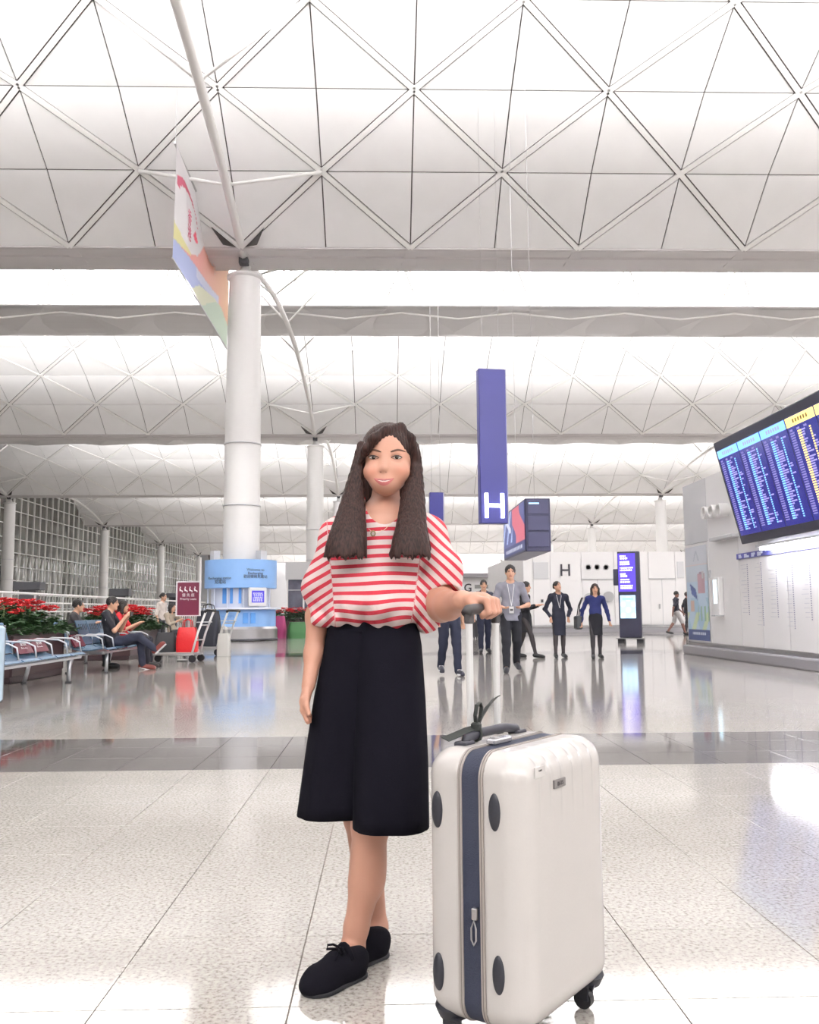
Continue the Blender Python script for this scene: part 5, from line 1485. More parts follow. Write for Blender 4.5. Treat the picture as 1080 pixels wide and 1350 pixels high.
# top carry handle, lock plate, side handle base
zt_c = CZ1
MB().tube([(-.13, .075, zt_c - .004), (-.12, .075, zt_c + .012), (-.06, .075, zt_c + .020), (.06, .075, zt_c + .020), (.12, .075, zt_c + .012), (.13, .075, zt_c - .004)], .012, n=10).build('carry_handle', mat('handle_black', lin(46, 46, 56), .5), case, smooth=True)
for a in (-.13, .13): MB().rbox((a, .075, zt_c + .002), (.05, .034, .012), .006).build('handle_mount', mat('handle_black', ()), case)
MB().rbox((-.06, .018, zt_c + .006), (.085, .028, .014), .006).build('lock', mat('lock_silver', (.72, .72, .76), .25, metal=.8), case)
MB().rbox((-.08, .018, zt_c + .0145), (.02, .014, .004), .002).build('lock_button', M_STEEL, case)
# telescopic handle
M_BAR = mat('handle_bar_silver', (.80, .80, .80), .35, metal=.25)
b1, b2 = -.035, .098; bt = .117; GZ = .992
for x in (b1, b2):
    MB().rbox((x, bt, (zt_c + GZ) / 2), (.020, .013, GZ - zt_c), .005).build('handle_bar', M_BAR, case)
    MB().rbox((x, bt, zt_c + .004), (.032, .026, .014), .006).build('bar_socket', mat('handle_black', ()), case)
M_GRIP = mat('grip_charcoal', lin(58, 54, 56), .5)
MB().tube([(b1 - .014, bt, GZ), (b1 - .004, bt, GZ + .010), (b1 + .03, bt, GZ + .013), (b2 - .03, bt, GZ + .013), (b2 + .004, bt, GZ + .010), (b2 + .014, bt, GZ)], .0145, n=12).build('grip', M_GRIP, case, smooth=True)
for x in (b1, b2): MB().rbox((x, bt, GZ - .010), (.026, .019, .03), .006).build('grip_socket', M_GRIP, case)
# black ribbon tied to the carry handle
rb = empty('ribbon', tuple(Mc @ Vector((-.075, .075, zt_c + .034))), CPH, 'black ribbon tied in a bow on the white suitcase handle', 'ribbon')
M_RIB2 = mat('ribbon_black', lin(44, 48, 46), .7)
def strip(mb, path, w, side):
    side = Vector(side).normalized(); P = [Vector(p) for p in path]
    n0 = len(mb.v); k = len(P)
    for p in P: mb.v += [tuple(p - side * w / 2), tuple(p + side * w / 2)]
    for i in range(k - 1): mb.f.append((n0 + 2 * i, n0 + 2 * i + 1, n0 + 2 * i + 3, n0 + 2 * i + 2)); mb.m.append(0)
def ribbon_part(nm, path, w, side):
    mb = MB(); strip(mb, path, w, side); o = mb.build(nm, M_RIB2, rb, recalc=False); so_ = o.modifiers.new('thick', 'SOLIDIFY'); so_.thickness = .0025; so_.offset = 0
ribbon_part('tail', [(0, 0, 0), (.02, 0, .022), (.05, -.005, .05), (.085, -.005, .066), (.098, -.005, .068)], .022, (.25, 0.9, -.45))
ribbon_part('tail', [(0, 0, 0), (-.02, .012, -.004), (-.055, .02, -.012), (-.095, .03, -.020)], .024, (0.1, 1, .3))
ribbon_part('loop', [(0, 0, 0), (-.004, 0, .03), (.004, 0, .055), (.018, 0, .060), (.026, 0, .048), (.018, 0, .02), (.002, 0, 0)], .014, (0.35, 1, 0))
MB().rbox((0, 0, .002), (.024, .024, .022), .008).build('knot', M_RIB2, rb)
MB().tube([(0, .016 * math.cos(k * .785), -.014 + .018 * math.sin(k * .785)) for k in range(8)], .004, n=6, closed=True).build('wrap', M_RIB2, rb)
# ================================================================== the long haired woman
WY = 2.62
def q3(x, y, Y=WY): return at(x, y, Y)
MM = WY / FPX * 1.008                 # metres per pixel at her depth
wroot_loc = Vector((at(490, 1260, WY).x, WY, 0))
wm = empty('person', wroot_loc, 0, 'smiling long haired woman in striped top and black culottes holding the suitcase handle', 'person')
WINV = Matrix.Translation(-wroot_loc)
YF = Vector((0, 1, 0))
HEAD = [Ell(q3(512, 596, 2.640), (.070, .088, .083), k=.02), Ell(q3(511, 617, 2.606), (.066, .056, .056), k=.03), Ell(q3(510, 630, 2.597), (.052, .048, .042), k=.03), Ell(q3(508.5, 641, 2.585), (.030, .030, .022), k=.03),
        Ell(q3(491, 622, 2.573), (.026, .022, .024), k=.02), Ell(q3(528, 621, 2.573), (.026, .022, .024), k=.02),
        Cap(q3(507, 600, 2.566), q3(505.5, 616, 2.548), .0065, .0085, k=.014), Ell(q3(505.2, 618.5, 2.547), (.010, .010, .0085), k=.008),
        Ell(q3(500.2, 620, 2.555), (.0065, .008, .006), k=.006), Ell(q3(510.6, 620, 2.555), (.0065, .008, .006), k=.006),
        Ell(q3(505.8, 637, 2.566), (.030, .018, .018), k=.02),
        Ell(q3(492.6, 603.5, 2.553), (.0155, .008, .008), k=.010, op='s'), Ell(q3(523, 603.3, 2.553), (.0155, .008, .008), k=.010, op='s'),
        Ell(q3(543.5, 618, 2.63), (.010, .016, .028), k=.012), Ell(q3(479.5, 618, 2.63), (.008, .016, .028), k=.012)]
NECK = [Cap(q3(510, 632, 2.668), q3(507, 690, 2.660), .042, .045, k=.012), Cap(q3(506, 690, 2.645), q3(455, 703, 2.65), .045, .045, k=.05), Cap(q3(506, 690, 2.645), q3(560, 701, 2.65), .045, .045, k=.05),
        Cap(q3(504, 712, 2.65), q3(497, 780, 2.65), .105, .088, (YF, 1.3), k=.05), Cap(q3(497, 780, 2.65), q3(492, 850, 2.66), .090, .115, (YF, 1.25), k=.05)]
# her right arm hangs (seen at the left of the picture)
ARM = [Cap(q3(450, 705, 2.645), q3(419, 812, 2.665), .043, .034, k=.02), Cap(q3(419, 812, 2.665), q3(414, 862, 2.645), .034, .027, k=.02), Cap(q3(414, 862, 2.645), q3(407, 903, 2.610), .027, .0195, k=.02)]
wr, pk = q3(407, 903, 2.610), q3(401.5, 925, 2.595)
HAND_R = [Cap(wr, pk, .020, .021, ((1, .25, 0), 1.35), k=.012)]
for i, (kx, ky, kY, tx, ty, tY) in enumerate(((398.0, 926, 2.575, 405, 950, 2.565), (399, 929, 2.592, 406, 952, 2.588), (401, 930, 2.610, 408, 951, 2.612), (403, 930, 2.626, 410, 947, 2.632))):
    a, b = q3(kx + 1.5, ky - 4, kY), q3(tx, ty, tY); mid = a.lerp(b, .5) + Vector((-.006, 0, 0))
    HAND_R += [Cap(a, mid, .0088, .0082, k=.006), Cap(mid, b, .0082, .0068, k=.005)]
HAND_R += [Cap(q3(404, 912, 2.59), q3(404, 930, 2.562), .011, .0085, k=.008), Cap(q3(404, 930, 2.562), q3(407, 941, 2.556), .0085, .007, k=.005)]
# her left arm reaches to the handle
wv = Vector((math.cos(CPH), math.sin(CPH), 0)); ev = Vector((math.sin(CPH), -math.cos(CPH), 0))   # along the grip / away from her
G_O = Mc @ Vector((b2 - .045, bt, GZ + .013))
el_ = q3(582, 799, 2.565); wrL = G_O - ev * .070 + Vector((0, 0, .024)) - wv * .012
ARM += [Cap(q3(561, 704, 2.645), el_, .044, .041, k=.02), Cap(el_, el_.lerp(wrL, .35) + Vector((0, 0, -.004)), .043, .040, k=.025), Cap(el_.lerp(wrL, .35) + Vector((0, 0, -.004)), wrL, .039, .0265, k=.02)]
HAND_L = [Cap(wrL, G_O - ev * .012 + Vector((0, 0, .026)), .0255, .024, ((0, 0, 1), 1.25), k=.015), Cap(G_O - ev * .028 - wv * .026 + Vector((0, 0, .022)), G_O - ev * .028 + wv * .026 + Vector((0, 0, .020)), .019, .018, k=.015)]
for i, o in enumerate((-.030, -.0105, .009, .027)):
    ln = (.95, 1.05, 1.0, .85)[i]
    base = G_O + wv * o - ev * .012 + Vector((0, 0, .0270 - abs(i - 1.3) * .002))
    p1 = base + ev * .030 * ln + Vector((0, 0, -.003)); p2 = p1 + ev * .008 + Vector((0, 0, -.030 * ln)); p3 = p2 - ev * .020 + Vector((0, 0, -.013))
    HAND_L += [Cap(base, p1, .0108, .0100, k=.007), Cap(p1, p2, .0098, .0088, k=.004), Cap(p2, p3, .0086, .0075, k=.003)]
tb = G_O - wv * .030 - ev * .036 + Vector((0, 0, .014)); t1_ = tb - wv * .012 + ev * .022 + Vector((0, 0, -.006)); t2_ = t1_ + ev * .022 + Vector((0, 0, -.018)) + wv * .004
HAND_L += [Cap(tb, t1_, .0125, .0105, k=.010), Cap(t1_, t2_, .0102, .0085, k=.006)]
# legs: the front leg steps across
fh, ft = gp(478, 1284), gp(404, 1314); fh.z = ft.z = 0
rh_, rt = gp(508, 1258), gp(447, 1278); rh_.z = rt.z = 0
anF, anB = q3(464, 1256, 2.615), q3(497, 1222, 2.765)
LEGS = [Cap(q3(470, 870, 2.66), q3(489, 1085, 2.62), .080, .055, k=.03), Cap(q3(489, 1085, 2.62), q3(482, 1165, 2.625), .052, .046, k=.02), Cap(q3(482, 1165, 2.625), q3(470, 1222, 2.62), .045, .034, k=.02), Cap(q3(470, 1222, 2.62), anF, .034, .034, k=.015),
        Ell(q3(487, 1140, 2.645), (.046, .05, .085), k=.03),
        Cap(anF, fh.lerp(ft, .30) + Vector((0, 0, .05)), .034, .034, k=.02), Cap(fh.lerp(ft, .25) + Vector((0, 0, .04)), fh.lerp(ft, .68) + Vector((0, 0, .030)), .032, .022, k=.02),
        Cap(q3(515, 870, 2.68), q3(476, 1075, 2.74), .080, .052, k=.03), Cap(q3(476, 1075, 2.74), q3(486, 1150, 2.755), .050, .046, k=.02), Cap(q3(486, 1150, 2.755), anB, .044, .030, k=.02), Cap(anB, rh_.lerp(rt, .35) + Vector((0, 0, .045)), .031, .032, k=.02), Cap(rh_.lerp(rt, .3) + Vector((0, 0, .04)), rh_.lerp(rt, .65) + Vector((0, 0, .03)), .030, .022, k=.02)]
BODY = HEAD + NECK + ARM + HAND_R + HAND_L + LEGS
WSKIN = np.array(lin(186, 138, 118))
def hit(prims, px, py, y0=2.3, y1=2.9, post=None):
    d = ray(px, py); n = 160; Ys = np.linspace(y0, y1, n); P = np.stack([d.x / d.y * Ys, Ys, CAM_H + d.z / d.y * Ys], 1)
    v = sdf_eval(prims, P, post); k = np.argmax(v < 0)
    if not (v < 0).any(): return at(px, py, 2.55)
    t = v[k - 1] / (v[k - 1] - v[k]) if k else 0
    return Vector(P[max(k - 1, 0)] + (P[k] - P[max(k - 1, 0)]) * t)
def px_of(V):
    d = V - np.array([0, 0, CAM_H]); z = d @ np.array(C_F)
    return 540 + FPX * (d @ np.array(C_R)) / z, 675 - FPX * (d @ np.array(C_U)) / z
def wpaint(V):
    c = np.tile(WSKIN, (len(V), 1)); x, y = px_of(V); front = (V[:, 1] < 2.60) & (y < 655) & (V[:, 2] > 1.3)
    ch = np.exp(-(((x - 490) / 9) ** 2 + ((y - 622) / 7) ** 2)) + np.exp(-(((x - 529) / 9) ** 2 + ((y - 621) / 7) ** 2))
    c = c + (ch * front)[:, None] * np.array([.02, -.03, -.025])
    # nostrils: their inner shade painted into the skin as small dark spots
    nos = front & ((np.hypot(x - 501.8, (y - 622.6) * 1.6) < 1.3) | (np.hypot(x - 508.8, (y - 622.6) * 1.6) < 1.3)); c[nos] = lin(120, 76, 64)
    return np.clip(c, 0, 1)
sdf_obj('body', BODY, .0026, paint_mat('woman_skin', .48, .04), wm, None, WINV, vcol=wpaint)
# mouth: a fine patch following the face
def mouth_patch():
    NU, NV = 54, 22; vs, cs_ = [], []
    for i in range(NU + 1):
        dx = -13.2 + 26.4 * i / NU; mid1 = 633.4 - .016 * dx ** 2; bot = 640.4 - .054 * dx ** 2; top_ = mid1 - (2.3 * (1 - (dx / 13.6) ** 2) + .25 - .5 * math.exp(-(dx / 2.0) ** 2)); bot = max(bot, mid1 + .15)
        gap = 2.0 * max(0, 1 - (dx / 10.0) ** 2)
        for j in range(NV + 1):
            v = j / NV; y = top_ + (bot - top_) * v
            p = hit(HEAD, 506.2 + dx, y, 2.50, 2.64)
            e = min(v, 1 - v) * min(1, (13.4 - abs(dx)) / 3); vs.append(p + Vector((0, -.0003 - .0035 * math.sqrt(max(e, 0)) * (1 if not (mid1 < y < mid1 + gap) else .3), 0)) - wroot_loc)
            if y < mid1: cs_.append(lin(158, 84, 82))
            elif y < mid1 + gap: cs_.append(lin(214, 196, 188) if y > mid1 + .35 else lin(120, 60, 58))
            else: cs_.append(lin(180, 100, 98))
    F = [(i * (NV + 1) + j, (i + 1) * (NV + 1) + j, (i + 1) * (NV + 1) + j + 1, i * (NV + 1) + j + 1) for i in range(NU) for j in range(NV)]
    me = bpy.data.meshes.new('mouth'); me.from_pydata(vs, [], F); me.materials.append(paint_mat('mouth_paint', .35)); me.polygons.foreach_set('use_smooth', [True] * len(F))
    a = me.attributes.new('paint', 'FLOAT_COLOR', 'POINT'); a.data.foreach_set('color', np.c_[np.array(cs_), np.ones(len(vs))].astype(np.float32).ravel())
    o = bpy.data.objects.new('mouth', me); COL.objects.link(o); o.parent = wm
mouth_patch()
# eyes, lashes, brows
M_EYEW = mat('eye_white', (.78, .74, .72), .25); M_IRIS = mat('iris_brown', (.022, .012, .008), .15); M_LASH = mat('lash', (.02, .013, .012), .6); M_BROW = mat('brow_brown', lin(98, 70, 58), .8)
for ex, ey in ((492.6, 603.6), (523.2, 603.4)):
    c = hit(HEAD, ex, ey)
    eo = MB().sphere(c + Vector((0, .0012, 0)) - wroot_loc, (.0132, .0042, .0044), 18, 10).build('eye', M_EYEW, wm, smooth=True)
    MB().sphere(c + Vector((0, -.0022, .0002)) - wroot_loc, (.0060, .0016, .0048), 16, 10).build('iris', M_IRIS, eo, smooth=True)
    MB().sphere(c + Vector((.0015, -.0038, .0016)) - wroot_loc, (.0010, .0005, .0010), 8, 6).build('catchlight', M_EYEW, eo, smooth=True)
    pts = []; low = []
    for k in range(9):
        u = -1 + k / 4.0; xx = ex + u * 7.2; yy = ey - 2.5 * (1 - u * u) - .2
        p = hit(HEAD, xx, yy); pts.append(Vector((p.x, min(p.y, c.y - .001), p.z)) + Vector((0, -.0015, 0)) - wroot_loc)
        p = hit(HEAD, xx, ey + 2.0 * (1 - u * u)); low.append(Vector((p.x, min(p.y, c.y - .0005), p.z)) + Vector((0, -.001, 0)) - wroot_loc)
    MB().tube(pts, .0016, n=6, radii=[.0008, .0014, .0017, .0018, .0018, .0018, .0017, .0014, .0009]).build('upper_lid', M_LASH, wm, smooth=True)
    MB().tube(low, .0007, n=5).build('lower_lid', M_BROW, wm, smooth=True)
for side, cx_ in ((-1, 492.5), (1, 525)):
    pts = []
    for k in range(9):
        u = -1 + k / 4.0; xx = cx_ + u * 10; yy = 594.6 - 1.8 * (1 - (u - side * .3) ** 2) + (u * side > .2) * 2.0 * abs(u) 
        pts.append(hit(HEAD, xx, yy) + Vector((0, -.0006, 0)) - wroot_loc)
    r_ = [.0014, .0026, .0030, .0030, .0029, .0027, .0024, .0018, .0009]
    MB().tube(pts, .002, n=6, radii=r_ if side > 0 else r_[::-1]).build('eyebrow', M_BROW, wm, smooth=True)
# fingernails on the gripping hand are hidden round the bar; thumbnail on the other
# ------------------------------------------------------------------ striped top
TOP = [Cap(q3(506, 702, 2.65), q3(499, 770, 2.635), .122, .140, (YF, 1.42), k=.05), Cap(q3(480, 780, 2.63), q3(518, 782, 2.63), .105, .105, ((0, 1, 0), 1.05), k=.05),
       Ell(q3(468, 800, 2.62), (.085, .095, .050), k=.035), Ell(q3(530, 802, 2.62), (.090, .095, .052), k=.035), Ell(q3(500, 796, 2.60), (.09, .095, .048), k=.035),
       Cap(q3(500, 688, 2.65), q3(447, 706, 2.65), .046, .052, k=.05), Cap(q3(510, 688, 2.65), q3(566, 704, 2.64), .046, .052, k=.05),
       Cap(q3(448, 708, 2.65), q3(426, 772, 2.65), .054, .056, k=.03), Cap(q3(424, 775, 2.65), q3(427, 806, 2.64), .052, .036, k=.03),
       Cap(q3(564, 708, 2.64), q3(583, 752, 2.60), .054, .054, k=.03), Cap(q3(586, 752, 2.585), q3(588, 770, 2.575), .052, .046, k=.03), Cap(q3(578, 770, 2.60), q3(570, 810, 2.60), .048, .036, k=.03),
       Ell(q3(566, 822, 2.61), (.034, .045, .028), k=.02), Ell(q3(426, 818, 2.63), (.026, .045, .026), k=.02), Ell(q3(450, 812, 2.585), (.035, .04, .022), k=.02)]
nk = np.array(q3(507, 655, 2.60))
# sleeve opening around the raised forearm
op_a, op_b = np.array(q3(590, 792, 2.545)), np.array(q3(612, 806, 2.42))
def top_post(p, d):
    x, y, z = p[:, 0], p[:, 1], p[:, 2]
    # loose folds
    zz = np.clip((1.30 - z) / .25, 0, 1)
    d = d + .0042 * np.sin(x * 46 + np.sin(z * 21) * 1.3) * np.sin(z * 17 + x * 9 + 1.0) * (.35 + zz)
    low = np.clip((q3(500, 790).z - z) / .05, 0, 1)
    d = d + .0065 * low * np.sin(x * 92 + 1.2 * np.sin(z * 60 + x * 20))
    e = np.sqrt((((p - nk) / np.array([.060, .200, .086])) ** 2).sum(1)); d = np.maximum(d, (1 - e) * .046)
    ba = op_b - op_a; t = np.clip((p - op_a) @ ba / (ba @ ba), 0, 1); r = np.linalg.norm(p - op_a - t[:, None] * ba, axis=1); d = np.maximum(d, .047 - r)
    return d
XR0, XL0 = q3(553, 750).x, q3(436, 750).x
def stripe(V):
    x, y, z = V[:, 0], V[:, 1], V[:, 2]
    sp = lambda t, w: w * np.log1p(np.exp(np.clip(t / w, -30, 30)))
    s = z.copy()
    R_, L_2 = x > XR0 + .15 * (z - 1.15), x < XL0 - .10 * (z - 1.15)
    s[R_] = (z[R_] + .95 * (x[R_] - XR0)) / 1.30 + .004; s[L_2] = (z[L_2] + .62 * (XL0 - x[L_2])) / 1.15
    px, py = px_of(V)
    sag = .0065 * np.sin((px - 470) / 15.0 + .3 * np.sin(py / 9)) * np.clip((770 - py) / -40, 0, 1)
    s = s + sag + .003 * np.sin(px / 23.0 + 1)
    return s
SM = bpy.data.materials.new('striped_cotton'); SM.use_nodes = True
nt = SM.node_tree; b_ = nt.nodes['Principled BSDF']; b_.inputs['Roughness'].default_value = .9
at_ = nt.nodes.new('ShaderNodeAttribute'); at_.attribute_name = 'stripe'
m1 = nt.nodes.new('ShaderNodeMath'); m1.operation = 'DIVIDE'; m1.inputs[1].default_value = .0262; nt.links.new(at_.outputs['Fac'], m1.inputs[0])
m2 = nt.nodes.new('ShaderNodeMath'); m2.operation = 'FRACT'; nt.links.new(m1.outputs[0], m2.inputs[0])
m3 = nt.nodes.new('ShaderNodeMath'); m3.operation = 'LESS_THAN'; m3.inputs[1].default_value = .42; nt.links.new(m2.outputs[0], m3.inputs[0])
mx2 = nt.nodes.new('ShaderNodeMix'); mx2.data_type = 'RGBA'; mx2.inputs[6].default_value = (*lin(214, 198, 196), 1); mx2.inputs[7].default_value = (*lin(180, 42, 60), 1)
nt.links.new(m3.outputs[0], mx2.inputs[0]); nt.links.new(mx2.outputs[2], b_.inputs['Base Color'])
nz = nt.nodes.new('ShaderNodeTexNoise'); nz.inputs['Scale'].default_value = 35; bp_ = nt.nodes.new('ShaderNodeBump'); bp_.inputs['Strength'].default_value = .25; bp_.inputs['Distance'].default_value = .01
nt.links.new(nz.outputs[0], bp_.inputs['Height']); nt.links.new(bp_.outputs[0], b_.inputs['Normal'])
sdf_obj('striped_top', TOP, .0036, SM, wm, top_post, WINV, attr=stripe)
# ------------------------------------------------------------------ culottes
M_CUL = mat('culotte_black', lin(20, 19, 27), .95, spec=.08, bump=.15, bscale=400)
def tube_loft(levels, n=56, rip=0.0, seed=0, phase=0.0):
    """levels: (px_left, px_right, px_y, depth centre, half depth)"""
    mb = MB()
    for li, (x0, x1, y, Y, hd_) in enumerate(levels):
        a, b = q3(x0, y, Y), q3(x1, y, Y); c = (a + b) / 2; hw = (b - a).length / 2; u = li / (len(levels) - 1)
        for k in range(n):
            t = 2 * math.pi * k / n; ct, st_2 = math.cos(t), math.sin(t); e = .8
            r = 1 + rip * u * (math.sin(6 * t + phase) * .6 + math.sin(11 * t + 1.7 * phase) * .3)
            mb.v.append((c.x + hw * math.copysign(abs(ct) ** e, ct) * (r if abs(ct) < .9 else 1) - wroot_loc.x, c.y + hd_ * math.copysign(abs(st_2) ** e, st_2) * r - wroot_loc.y, c.z))
    L = len(levels)
    for l in range(L - 1):
        for k in range(n): mb.f.append((l * n + k, (l + 1) * n + k, (l + 1) * n + (k + 1) % n, l * n + (k + 1) % n)); mb.m.append(0)
    return mb
def smooth_levels(keys, n):
    ys = [k[2] for k in keys]; out = []
    for i in range(n):
        y = ys[0] + (ys[-1] - ys[0]) * i / (n - 1); out.append(tuple(float(np.interp(y, ys, [k[j] for k in keys])) if j != 2 else y for j in range(5)))
    return out
cA = tube_loft(smooth_levels([(434, 520, 814, 2.66, .085), (428, 516, 850, 2.665, .105), (414, 508, 920, 2.675, .115), (404, 500, 985, 2.685, .120), (392, 486, 1071, 2.70, .120)], 16), rip=.035, phase=.6)
cB = tube_loft(smooth_levels([(462, 550, 814, 2.655, .085), (466, 556, 850, 2.645, .112), (466, 561, 920, 2.63, .118), (465, 564.5, 1000, 2.62, .122), (465, 566, 1088, 2.61, .125)], 16), rip=.03, phase=2.0)
for nm, mb in (('culotte_leg', cA), ('culotte_leg', cB)):
    o = mb.build(nm, M_CUL, wm, smooth=True, recalc=True); so_ = o.modifiers.new('thick', 'SOLIDIFY'); so_.thickness = .004; so_.offset = -1
wb = tube_loft([(438, 547, 806, 2.66, .082), (436, 549, 814, 2.66, .086), (433, 553, 832, 2.658, .098)], rip=0)
wbo = wb.build('waistband', M_CUL, wm, smooth=True)
# ------------------------------------------------------------------ shoes
M_SHOE = mat('suede_black', lin(20, 19, 26), .95, spec=.1, bump=.2, bscale=500); M_SOLE = mat('shoe_sole_black', lin(26, 26, 32), .6)
def loafer(h, t, open_c, open_r):
    d = (t - h).normalized(); s_ = d.cross(Vector((0, 0, 1))); U3 = Vector((0, 0, 1)); L = (t - h).length
    RR = np.array([d, s_, U3]).T
    pr = [Cap(h + d * .03 + U3 * .045, h + d * .06 + U3 * .040, .036, .037, k=.02), Cap(h + d * .05 + U3 * .030, t - d * .045 + U3 * .028, .038, .043, k=.03), Ell(t - d * .045 + U3 * .022, (.062, .043, .031), RR, k=.02), Ell(h.lerp(t, .45) + U3 * .050, (.055, .034, .036), RR, k=.02), Cap(h + d * .015 + U3 * .05, h + d * .03 + U3 * .02, .026, .03, k=.015),
          Ell(open_c, open_r, RR, k=.012, op='s')]
    sh = sdf_obj('shoe', pr, .003, M_SHOE, wm, lambda p, dd: np.maximum(dd, .006 - p[:, 2]), WINV)
    sp2 = [Cap(h + d * .03 + U3 * .006, t - d * .045 + U3 * .006, .037, .044, k=.03), Ell(t - d * .055 + U3 * .006, (.060, .045, .02), RR, k=.02)]
    sdf_obj('sole', sp2, .003, M_SOLE, sh, lambda p, dd: np.maximum(np.maximum(dd, -p[:, 2] + .0004), p[:, 2] - .012), WINV)
    return sh, d, s_
shF, dF, sF = loafer(fh, ft, anF + Vector((-.006, -.006, .035)), (.050, .036, .060))
loafer(rh_, rt, anB + Vector((-.004, 0, .030)), (.045, .035, .052))
bw = fh.lerp(ft, .42) + Vector((0, 0, .092)) - wroot_loc
for s2 in (-1, 1):
    MB().tube([bw, bw + sF * s2 * .018 + dF * .008 + Vector((0, 0, .006)), bw + sF * s2 * .034 + dF * .014 + Vector((0, 0, .002)), bw + sF * s2 * .030 + dF * .020 + Vector((0, 0, -.006)), bw + dF * .010], .0035, n=6).build('bow_loop', M_SHOE, shF, smooth=True)
    MB().tube([bw, bw + sF * s2 * .016 + dF * .022 + Vector((0, 0, -.010)), bw + sF * s2 * .022 + dF * .036 + Vector((0, 0, -.020))], .0025, n=6).build('bow_tail', M_SHOE, shF, smooth=True)
MB().tube([fh.lerp(ft, .34) + sF * k * .011 + Vector((0, 0, .094 - .0009 * k * k * 4)) - wroot_loc for k in range(-3, 4)], .009, n=8).build('tongue', M_SHOE, shF, smooth=True)
# ------------------------------------------------------------------ hair
HR = [Ell(q3(511.5, 595, 2.650), (.082, .096, .088), k=.02), Ell(q3(512, 640, 2.70), (.075, .055, .12), k=.04), Cap(q3(511, 640, 2.71), q3(505, 728, 2.72), .085, .100, (YF, 1.9), k=.04),
      Ell(q3(511.5, 618, 2.53), (.0665, .130, .098), k=.008, op='s')]
def curtain(keys, fl=2.0, n=16):
    ks_ = np.array(keys, float); yy = np.linspace(ks_[0, 2], ks_[-1, 2], n); tt = ks_[:, 2]
    def sp(col):                       # smooth interpolation through the keys
        m_ = np.gradient(ks_[:, col], tt); out = []
        for y in yy:
            i = min(max(np.searchsorted(tt, y) - 1, 0), len(tt) - 2); h_ = tt[i + 1] - tt[i]; u = (y - tt[i]) / h_
            out.append((2 * u ** 3 - 3 * u ** 2 + 1) * ks_[i, col] + (u ** 3 - 2 * u ** 2 + u) * h_ * m_[i] + (-2 * u ** 3 + 3 * u ** 2) * ks_[i + 1, col] + (u ** 3 - u ** 2) * h_ * m_[i + 1])
        return out
    x0, x1, Y = sp(0), sp(1), sp(3); out = []
    for i in range(n - 1):
        out.append(Cap(q3((x0[i] + x1[i]) / 2, yy[i], Y[i]), q3((x0[i + 1] + x1[i + 1]) / 2, yy[i + 1], Y[i + 1]), (x1[i] - x0[i]) / 2 * MM, (x1[i + 1] - x0[i + 1]) / 2 * MM, (YF, fl), k=.006))
    return out
HR += curtain([(470, 484, 588, 2.612), (464, 480.5, 615, 2.597), (454, 480, 648, 2.575), (441, 482, 690, 2.540), (431, 482, 722, 2.514), (426.5, 482, 745, 2.505)])
HR += curtain([(540, 553, 588, 2.615), (542, 557, 615, 2.603), (531, 559.5, 648, 2.580), (524, 562, 690, 2.543), (517, 565, 722, 2.512), (513, 568, 745, 2.503)])
# swept fringe from the parting
HR += [Cap(q3(529, 562, 2.600), q3(510, 567, 2.572), .012, .012, k=.012), Cap(q3(510, 567, 2.572), q3(493, 578, 2.562), .012, .014, k=.012), Cap(q3(493, 578, 2.562), q3(483, 591, 2.566), .014, .012, k=.012), Cap(q3(483, 591, 2.566), q3(476, 608, 2.585), .012, .009, k=.012), Cap(q3(528, 563, 2.600), q3(543, 577, 2.598), .009, .009, k=.012), Cap(q3(543, 577, 2.598), q3(549, 602, 2.605), .009, .009, k=.012)]
HR += [Cap(q3(560, 700, 2.58), q3(569, 737, 2.57), .010, .006, k=.01)]
def hair_post(p, d):
    x, y, z = p[:, 0], p[:, 1], p[:, 2]; a = np.arctan2(y - 2.66, x - .012)
    d = d + .0009 * np.sin(a * 60 + 5 * np.sin(z * 5)) + .0006 * np.sin(x * 640 + z * 24)
    tip = q3(500, 738).z + .007 * np.sin(x * 210) * np.sin(x * 77 + 1) + .004 * np.sin(x * 530) + .002 * np.sin(x * 1100)
    return np.maximum(d, (tip - z) * .7)
HM = bpy.data.materials.new('hair_brown'); HM.use_nodes = True
nt = HM.node_tree; b_ = nt.nodes['Principled BSDF']; N_ = nt.nodes.new; L_ = nt.links.new
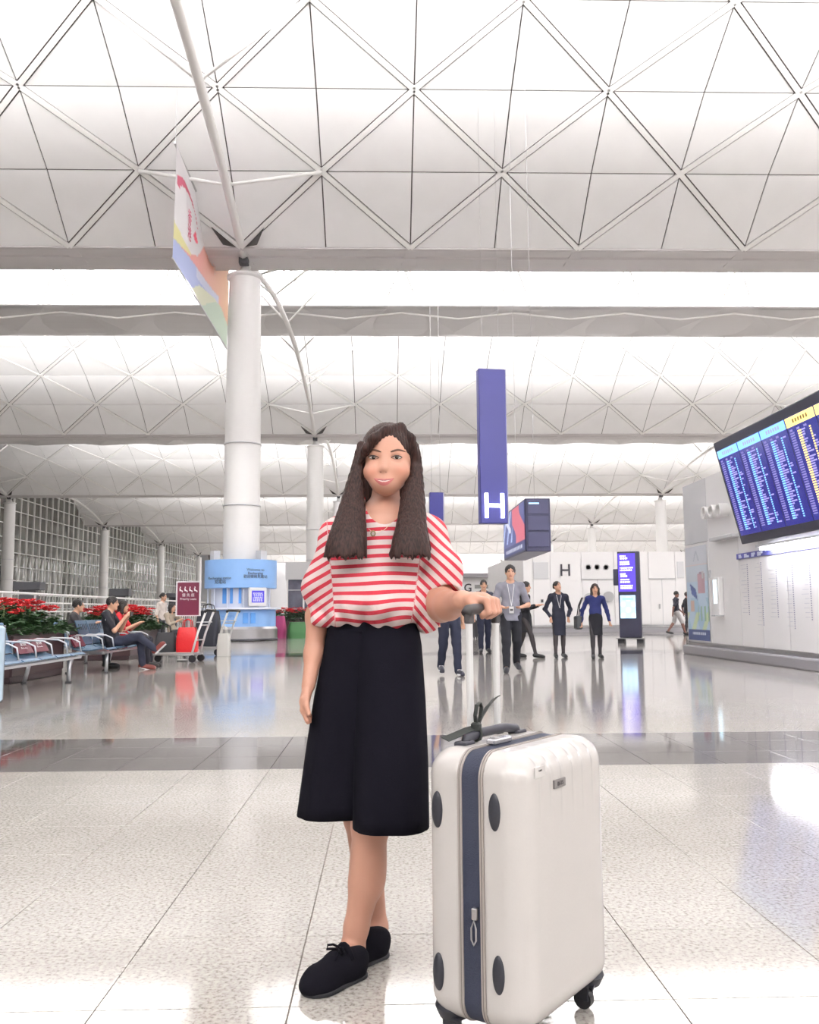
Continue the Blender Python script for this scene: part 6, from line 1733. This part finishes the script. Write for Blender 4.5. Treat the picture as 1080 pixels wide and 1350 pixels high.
tc = N_('ShaderNodeTexCoord'); mp = N_('ShaderNodeMapping'); mp.inputs['Scale'].default_value = (1, 1, .012); L_(tc.outputs['Object'], mp.inputs[0])
n1 = N_('ShaderNodeTexNoise'); n1.inputs['Scale'].default_value = 260; n1.inputs['Detail'].default_value = 4; L_(mp.outputs[0], n1.inputs[0])
r1 = N_('ShaderNodeValToRGB'); r1.color_ramp.elements[0].position = .35; r1.color_ramp.elements[1].position = .68; r1.color_ramp.elements[0].color = (*lin(26, 17, 17), 1); r1.color_ramp.elements[1].color = (*lin(66, 45, 41), 1)
L_(n1.outputs[0], r1.inputs[0]); L_(r1.outputs[0], b_.inputs['Base Color'])
bp2 = N_('ShaderNodeBump'); bp2.inputs['Strength'].default_value = .55; bp2.inputs['Distance'].default_value = .004; L_(n1.outputs[0], bp2.inputs['Height']); L_(bp2.outputs[0], b_.inputs['Normal'])
b_.inputs['Roughness'].default_value = .45; b_.inputs['Specular IOR Level'].default_value = .16
sdf_obj('hair', HR, .0032, HM, wm, hair_post, WINV)
# ------------------------------------------------------------------ necklace
pts = []
for k in range(15):
    u = k / 14.0; xx = 486 + u * 30; yy = 690 + 13 * math.sin(math.pi * min(1, (u * 1.0 + .18) if u < .6 else (u * .8 + .22)))
    pp = hit(TOP + NECK, xx, yy, 2.3, 2.9, top_post); pts.append(pp + Vector((0, -.003, 0)) - wroot_loc)
nl = MB().tube(pts, .0009, n=5).build('necklace', mat('fine_gold', (.72, .60, .40), .3, metal=1.0), wm, smooth=True)
pd = hit(TOP + NECK, 492, 703.5, 2.3, 2.9, top_post) + Vector((0, -.005, 0)) - wroot_loc
MB().tube([pd + Vector((.0062 * math.cos(a * .5236), 0, .0075 * math.sin(a * .5236))) for a in range(12)], .0018, n=6, closed=True).build('pendant', mat('pendant_bronze', (.28, .25, .12), .3, metal=.9), nl, smooth=True)
er = hit(HEAD, 541, 628) - wroot_loc
MB().sphere(er + Vector((.002, -.004, 0)), .0035, 10, 8).build('earring', mat('pearl', (.85, .82, .8), .2), wm, smooth=True)
